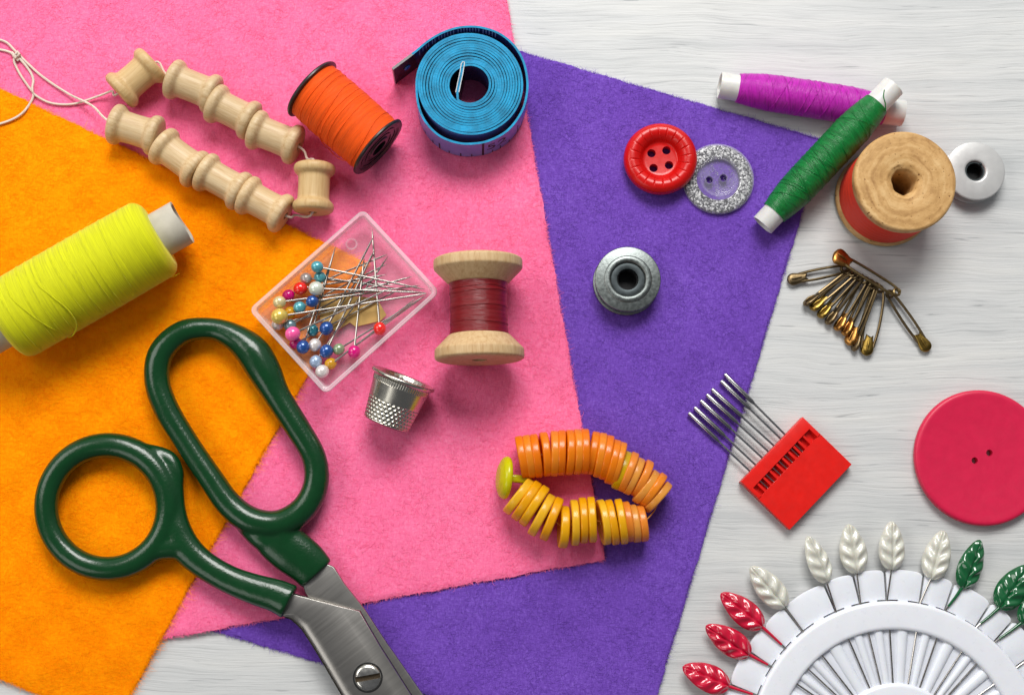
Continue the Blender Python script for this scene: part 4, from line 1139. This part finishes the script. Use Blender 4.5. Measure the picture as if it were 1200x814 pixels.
def leaf_mesh(L, w_):
    nu, nv = 22, 40; vs = []; fs = []
    for side in (1, -1):
        for j in range(nv + 1):
            v = j / nv; prof_ = (math.sin(PI * v ** .86) ** .54) if 0 < v < 1 else 0
            prof_ = prof_ * (1 - .22 * v) * 1.22
            for i in range(nu + 1):
                u = -1 + 2 * i / nu; x_ = u * w_ * prof_; y_ = L * v
                th_ = math.sqrt(max(0, 1 - u * u)) * prof_ ** .8
                z_ = 1.9 * th_
                if side > 0:
                    ph = (v * 3.7 - abs(u) * .75) * TAU
                    z_ += .55 * math.sin(ph) * th_ * min(1, abs(u) * 3.2) - .75 * math.exp(-(u / .10) ** 2) * th_
                vs.append((x_, y_, side * z_ * (1 if side > 0 else .6)))
    n1 = (nu + 1) * (nv + 1)
    for s_ in (0, 1):
        for j in range(nv):
            for i in range(nu):
                q_ = s_ * n1 + j * (nu + 1) + i
                fs.append((q_, q_ + 1, q_ + nu + 2, q_ + nu + 1) if s_ == 0 else (q_, q_ + nu + 1, q_ + nu + 2, q_ + 1))
    m = MB(); m.add(vs, fs); return m
for (b, tp_, hw, kc, ang, lab, roll) in leaves:
    zl_ = 3.5
    B = c6(b, zl_); T_ = c6(tp_, zl_ + .6); d = T_ - B; L = d.length; dn = d.normalized()
    zz = (Vector((0, 0, 1)) - dn * dn.z).normalized(); xx = dn.cross(zz)
    Rq = Matrix((xx, dn, zz)).transposed().to_quaternion() @ Quaternion((0, 1, 0), roll)
    pr = thing('leaf_pin', lab, 'pin', B, Rq, 'leaf headed pins round the white pin wheel')
    mat = dict(r=M_leafr, w=M_leafw, g=M_leafg)[kc]
    leaf_mesh(L, hw / 2.857 * .3).build('leaf_head', mat, pr, sharp=75)
    inv = Rq.inverted()
    E = inv @ (wc0 + pol(R_h - .2, ang, 3.75) - B); Mid = inv @ (wc0 + pol(R_ro + .6, ang, 3.3) - B); In = inv @ (wc0 + pol(R_ri - .5, ang, 4.0) - B)
    mb = MB(); mb.tube([(0, .8, 0), Mid, In, E], .30, 8); mb.build('shaft', M_pin, pr)
    if kc != 'w':
        mb = MB(); e_ = Vector((0, .6, 0)).lerp(Mid, .86); mb.tube([(0, 1.0, 0), (e_ * .5), e_], [.62, .5, .42], 10); mb.build('dipped_neck', mat, pr)
B = wc0 + pol(R_out + 1, 56.5, 3.4); E = wc0 + pol(R_h - .2, 56.5, 3.8); Mi = wc0 + pol(R_ro + .6, 56.5, 3.3)
for a_, lab in ((56.5, 'bare steel pin shaft crossing the wheel at the right edge of the photo'), (-78.0, 'bare steel pin shaft crossing the wheel below the lowest red leaf')):
    B = wc0 + pol(R_out + 1, a_, 3.4)
    mb = MB(); mb.tube([Vector((0, 0, 0)), pol(R_ro + .6, a_, 3.3) + wc0 - B, pol(R_ri - .5, a_, 4.0) + wc0 - B, pol(R_h - .2, a_, 3.75) + wc0 - B], .3, 8)
    tag(mb.build('steel_pin', M_pin, None, B), lab, 'pin', 'pins in the white pin wheel')

# ------------------------------------------------------------------ felt sheets
def felt_mat(name, dark, mid, light, fleck, streak=1.0):
    n = NT(name); co = n.mapping(n.coords(), (1000, 1000, 1000))
    wp = n.noise(co, .06, 2)
    wv = n.new('ShaderNodeTexNoise'); n.link(co, wv.inputs['Vector']); wv.inputs['Scale'].default_value = .22; wv.inputs['Detail'].default_value = 2
    vm = n.new('ShaderNodeVectorMath', operation='MULTIPLY_ADD'); n.link(wv.outputs['Color'], vm.inputs[0]); vm.inputs[1].default_value = (2.2, 2.2, 0); n.link(co, vm.inputs[2])
    v = vm.outputs[0]
    a = n.noise(n.mapping(v, (.55, 2.2, 1), (0, 0, .5)), 1, 5, .62)
    b = n.noise(n.mapping(v, (2.4, .6, 1), (0, 0, .2)), 1, 5, .62)
    c = n.noise(n.mapping(v, (1.0, .36, 1), (0, 0, -.6)), 2.1, 4, .6)
    m = n.math('ADD', n.math('MULTIPLY', a, .4), n.math('ADD', n.math('MULTIPLY', b, .3), n.math('MULTIPLY', c, .3)))
    big = n.noise(co, .035, 3)
    m2 = n.math('ADD', m, n.math('MULTIPLY_ADD', big, .14, -.07))
    col = n.ramp(m2, [(.34, dark), (.5, mid), (.66, light)])
    fl = n.noise(n.mapping(v, (1.2, .8, 1), (0, 0, .9)), 1, 3, .6)
    col = n.mix(n.ramp(fl, [(.24, (.55, .55, .55)), (.31, (0, 0, 0))]), col, fleck)
    att = n.new('ShaderNodeAttribute', attribute_name='tint')
    col = n.mix(1.0, col, att.outputs['Color'], 'MULTIPLY')
    n.set(Base_Color=col, Roughness=.95, Specular_IOR_Level=.08, Sheen_Weight=.22, Sheen_Roughness=.5, Sheen_Tint=light + (1,), Normal=n.bump(m, .42, .6))
    return n.mat

def np_mesh(name, V, F, tint, mat):
    me = bpy.data.meshes.new(name); me.from_pydata((V * MM).tolist(), [], F.tolist())
    at = me.attributes.new('tint', 'FLOAT_COLOR', 'POINT'); at.data.foreach_set('color', np.c_[tint, np.ones(len(tint))].astype(np.float32).ravel())
    me.materials.append(mat); me.shade_smooth(); return me

def felt(label, Q, Qpx, base, mat, nfib, nedge, fl=(1.2, 3.2), bend=.9, dirn=None):
    o0 = Q[0].copy(); o0.z = 0
    root = thing('felt_sheet', label, 'felt', o0)
    nu = nv = 240
    u, v = np.meshgrid(np.linspace(0, 1, nu), np.linspace(0, 1, nv), indexing='ij')
    q = [np.array(p.xy) for p in Q]
    def bil(u, v): return (q[0] * ((1 - u) * (1 - v))[..., None] + q[1] * (u * (1 - v))[..., None] + q[2] * (u * v)[..., None] + q[3] * ((1 - u) * v)[..., None])
    P = bil(u, v)
    wob = lambda t, k: .22 * np.sin(t * 61 + k) + .14 * np.sin(t * 173 + 2 * k) + .10 * np.sin(t * 401 + 3 * k)
    cen = sum(q) / 4
    P[:, 0] += wob(u[:, 0], 1)[:, None] * [0, 1]; P[:, -1] += wob(u[:, -1], 2)[:, None] * [0, 1]
    P[0] += wob(v[0], 3)[:, None] * [1, 0]; P[-1] += wob(v[-1], 4)[:, None] * [1, 0]
    x, y = P[..., 0], P[..., 1]
    edge = np.minimum(np.minimum(u, 1 - u), np.minimum(v, 1 - v)) * 300
    rnd = .10 * np.sin(x * .31 + 2 * np.sin(y * .05)) * np.sin(y * .27) + rng.normal(0, .025, x.shape)
    zb = base(x, y); zt_ = zb + FT + und(x, y) - .35 * np.exp(-edge / .5) + rnd * (edge > .1) * .6
    n = nu * nv; idx = np.arange(n).reshape(nu, nv)
    V = np.concatenate([np.c_[x.ravel() - o0.x, y.ravel() - o0.y, zt_.ravel()], np.c_[x.ravel() - o0.x, y.ravel() - o0.y, zb.ravel()]])
    ft = np.stack([idx[:-1, :-1], idx[1:, :-1], idx[1:, 1:], idx[:-1, 1:]], -1).reshape(-1, 4)
    bd = np.concatenate([idx[:, 0], idx[-1, 1:], idx[-2::-1, -1], idx[0, -2:0:-1]]); b2 = np.roll(bd, -1)
    fs = np.stack([bd, bd + n, b2 + n, b2], -1)
    # camera-facing order does not matter for the sheet; flip so that the top points up
    F = np.concatenate([ft[:, ::-1], ft + n, fs])
    me = np_mesh('felt_cloth', V, F, np.ones((2 * n, 3)), mat)
    o = bpy.data.objects.new('felt_cloth', me); COL.objects.link(o); o.parent = root
    bm = bmesh.new(); bm.from_mesh(me); bmesh.ops.recalc_face_normals(bm, faces=bm.faces); bm.to_mesh(me); bm.free()
    me.set_sharp_from_angle(angle=math.radians(60))
    # fibres
    pu, pv = rng.random(nfib), rng.random(nfib)
    pb = bil(pu, pv)
    keep = (np.abs(pb[:, 0]) < 195) & (np.abs(pb[:, 1]) < 140); pb = pb[keep]
    ang = rng.uniform(0, TAU, len(pb)) if dirn is None else rng.normal(dirn, .8, len(pb))
    te = rng.random(nedge); side = rng.integers(0, 4, nedge)
    eu = np.select([side == 0, side == 1, side == 2, side == 3], [te, np.ones_like(te), te, np.zeros_like(te)])
    ev = np.select([side == 0, side == 1, side == 2, side == 3], [np.zeros_like(te), te, np.ones_like(te), te])
    pe_ = bil(eu, ev)
    mid = np.stack([q[1] - q[0], q[2] - q[1], q[3] - q[2], q[0] - q[3]]); nor = np.c_[-mid[:, 1], mid[:, 0]] / np.linalg.norm(mid, axis=1)[:, None]
    ke = (np.abs(pe_[:, 0]) < 195) & (np.abs(pe_[:, 1]) < 140); pe_ = pe_[ke]; na = np.arctan2(nor[side, 1], nor[side, 0])[ke]
    aE = na + rng.normal(0, .8, len(pe_))
    ln = np.concatenate([rng.uniform(*fl, len(pb)), rng.uniform(.5, 1.3, len(pe_))])
    p0 = np.concatenate([pb, pe_ - np.c_[np.cos(na), np.sin(na)] * .3]); an = np.concatenate([ang, aE]); K = len(p0)
    cv = rng.normal(0, bend, K); isE = np.arange(K) >= len(pb)
    wdt = rng.uniform(.035, .075, K); segs = 5
    pts = np.zeros((K, segs, 3)); cur = p0.copy(); a_ = an.copy()
    lift = rng.uniform(.02, .17, K); zE = rng.uniform(.2, FT, K)
    for s_ in range(segs):
        t_ = s_ / (segs - 1)
        bx = base(cur[:, 0], cur[:, 1])
        ztop = np.where(isE, base(p0[:, 0], p0[:, 1]) + zE, bx + FT + und(cur[:, 0], cur[:, 1]) + lift * np.sin(PI * (.1 + .85 * t_)))
        pts[:, s_, :2] = cur; pts[:, s_, 2] = ztop
        cur = cur + np.c_[np.cos(a_), np.sin(a_)] * (ln / (segs - 1))[:, None]; a_ = a_ + cv / (segs - 1) * 1.6
    d = np.gradient(pts, axis=1); pr_ = np.stack([-d[..., 1], d[..., 0], np.zeros_like(d[..., 0])], -1); pr_ /= np.linalg.norm(pr_, axis=-1, keepdims=True) + 1e-9
    tp_ = np.linspace(1, .3, segs)[None, :, None]
    Lp = pts - pr_ * wdt[:, None, None] * tp_; Rp = pts + pr_ * wdt[:, None, None] * tp_
    V = np.stack([Lp, Rp], 2).reshape(-1, 3); V[:, 0] -= o0.x; V[:, 1] -= o0.y
    b = (np.arange(K) * segs * 2)[:, None] + (np.arange(segs - 1) * 2)[None]
    F = np.stack([b, b + 1, b + 3, b + 2], -1).reshape(-1, 4)
    ti = np.clip(rng.normal(1.02, .07, K), .75, 1.25); ti = np.repeat(ti, segs * 2)
    me = np_mesh('fuzz', V, F, np.c_[ti, ti, ti], mat)
    o = bpy.data.objects.new('fuzz', me); COL.objects.link(o); o.parent = root; o['kind'] = 'stuff'

C3 = lambda c: lin(c)[:3]
felt('purple felt sheet lying lowest on the white table', QP, PURPLE, base_purple, felt_mat('purple_felt', C3((94, 58, 154)), C3((110, 71, 174)), C3((134, 96, 200)), (.05, .014, .17, 1)), 45000, 9000)
felt('pink felt sheet between the purple and the orange one', QK, PINK, base_pink, felt_mat('pink_felt', C3((234, 96, 142)), C3((246, 113, 158)), C3((253, 138, 178)), (.42, .06, .16, 1)), 70000, 9000)
felt('orange felt sheet lying on top of the pink one', QO, ORANGE, base_orange, felt_mat('orange_felt', C3((246, 126, 0)), C3((255, 148, 0)), C3((255, 166, 6)), (.70, .16, .0, 1)), 50000, 7000, (2.0, 5.0), .6, -.35)
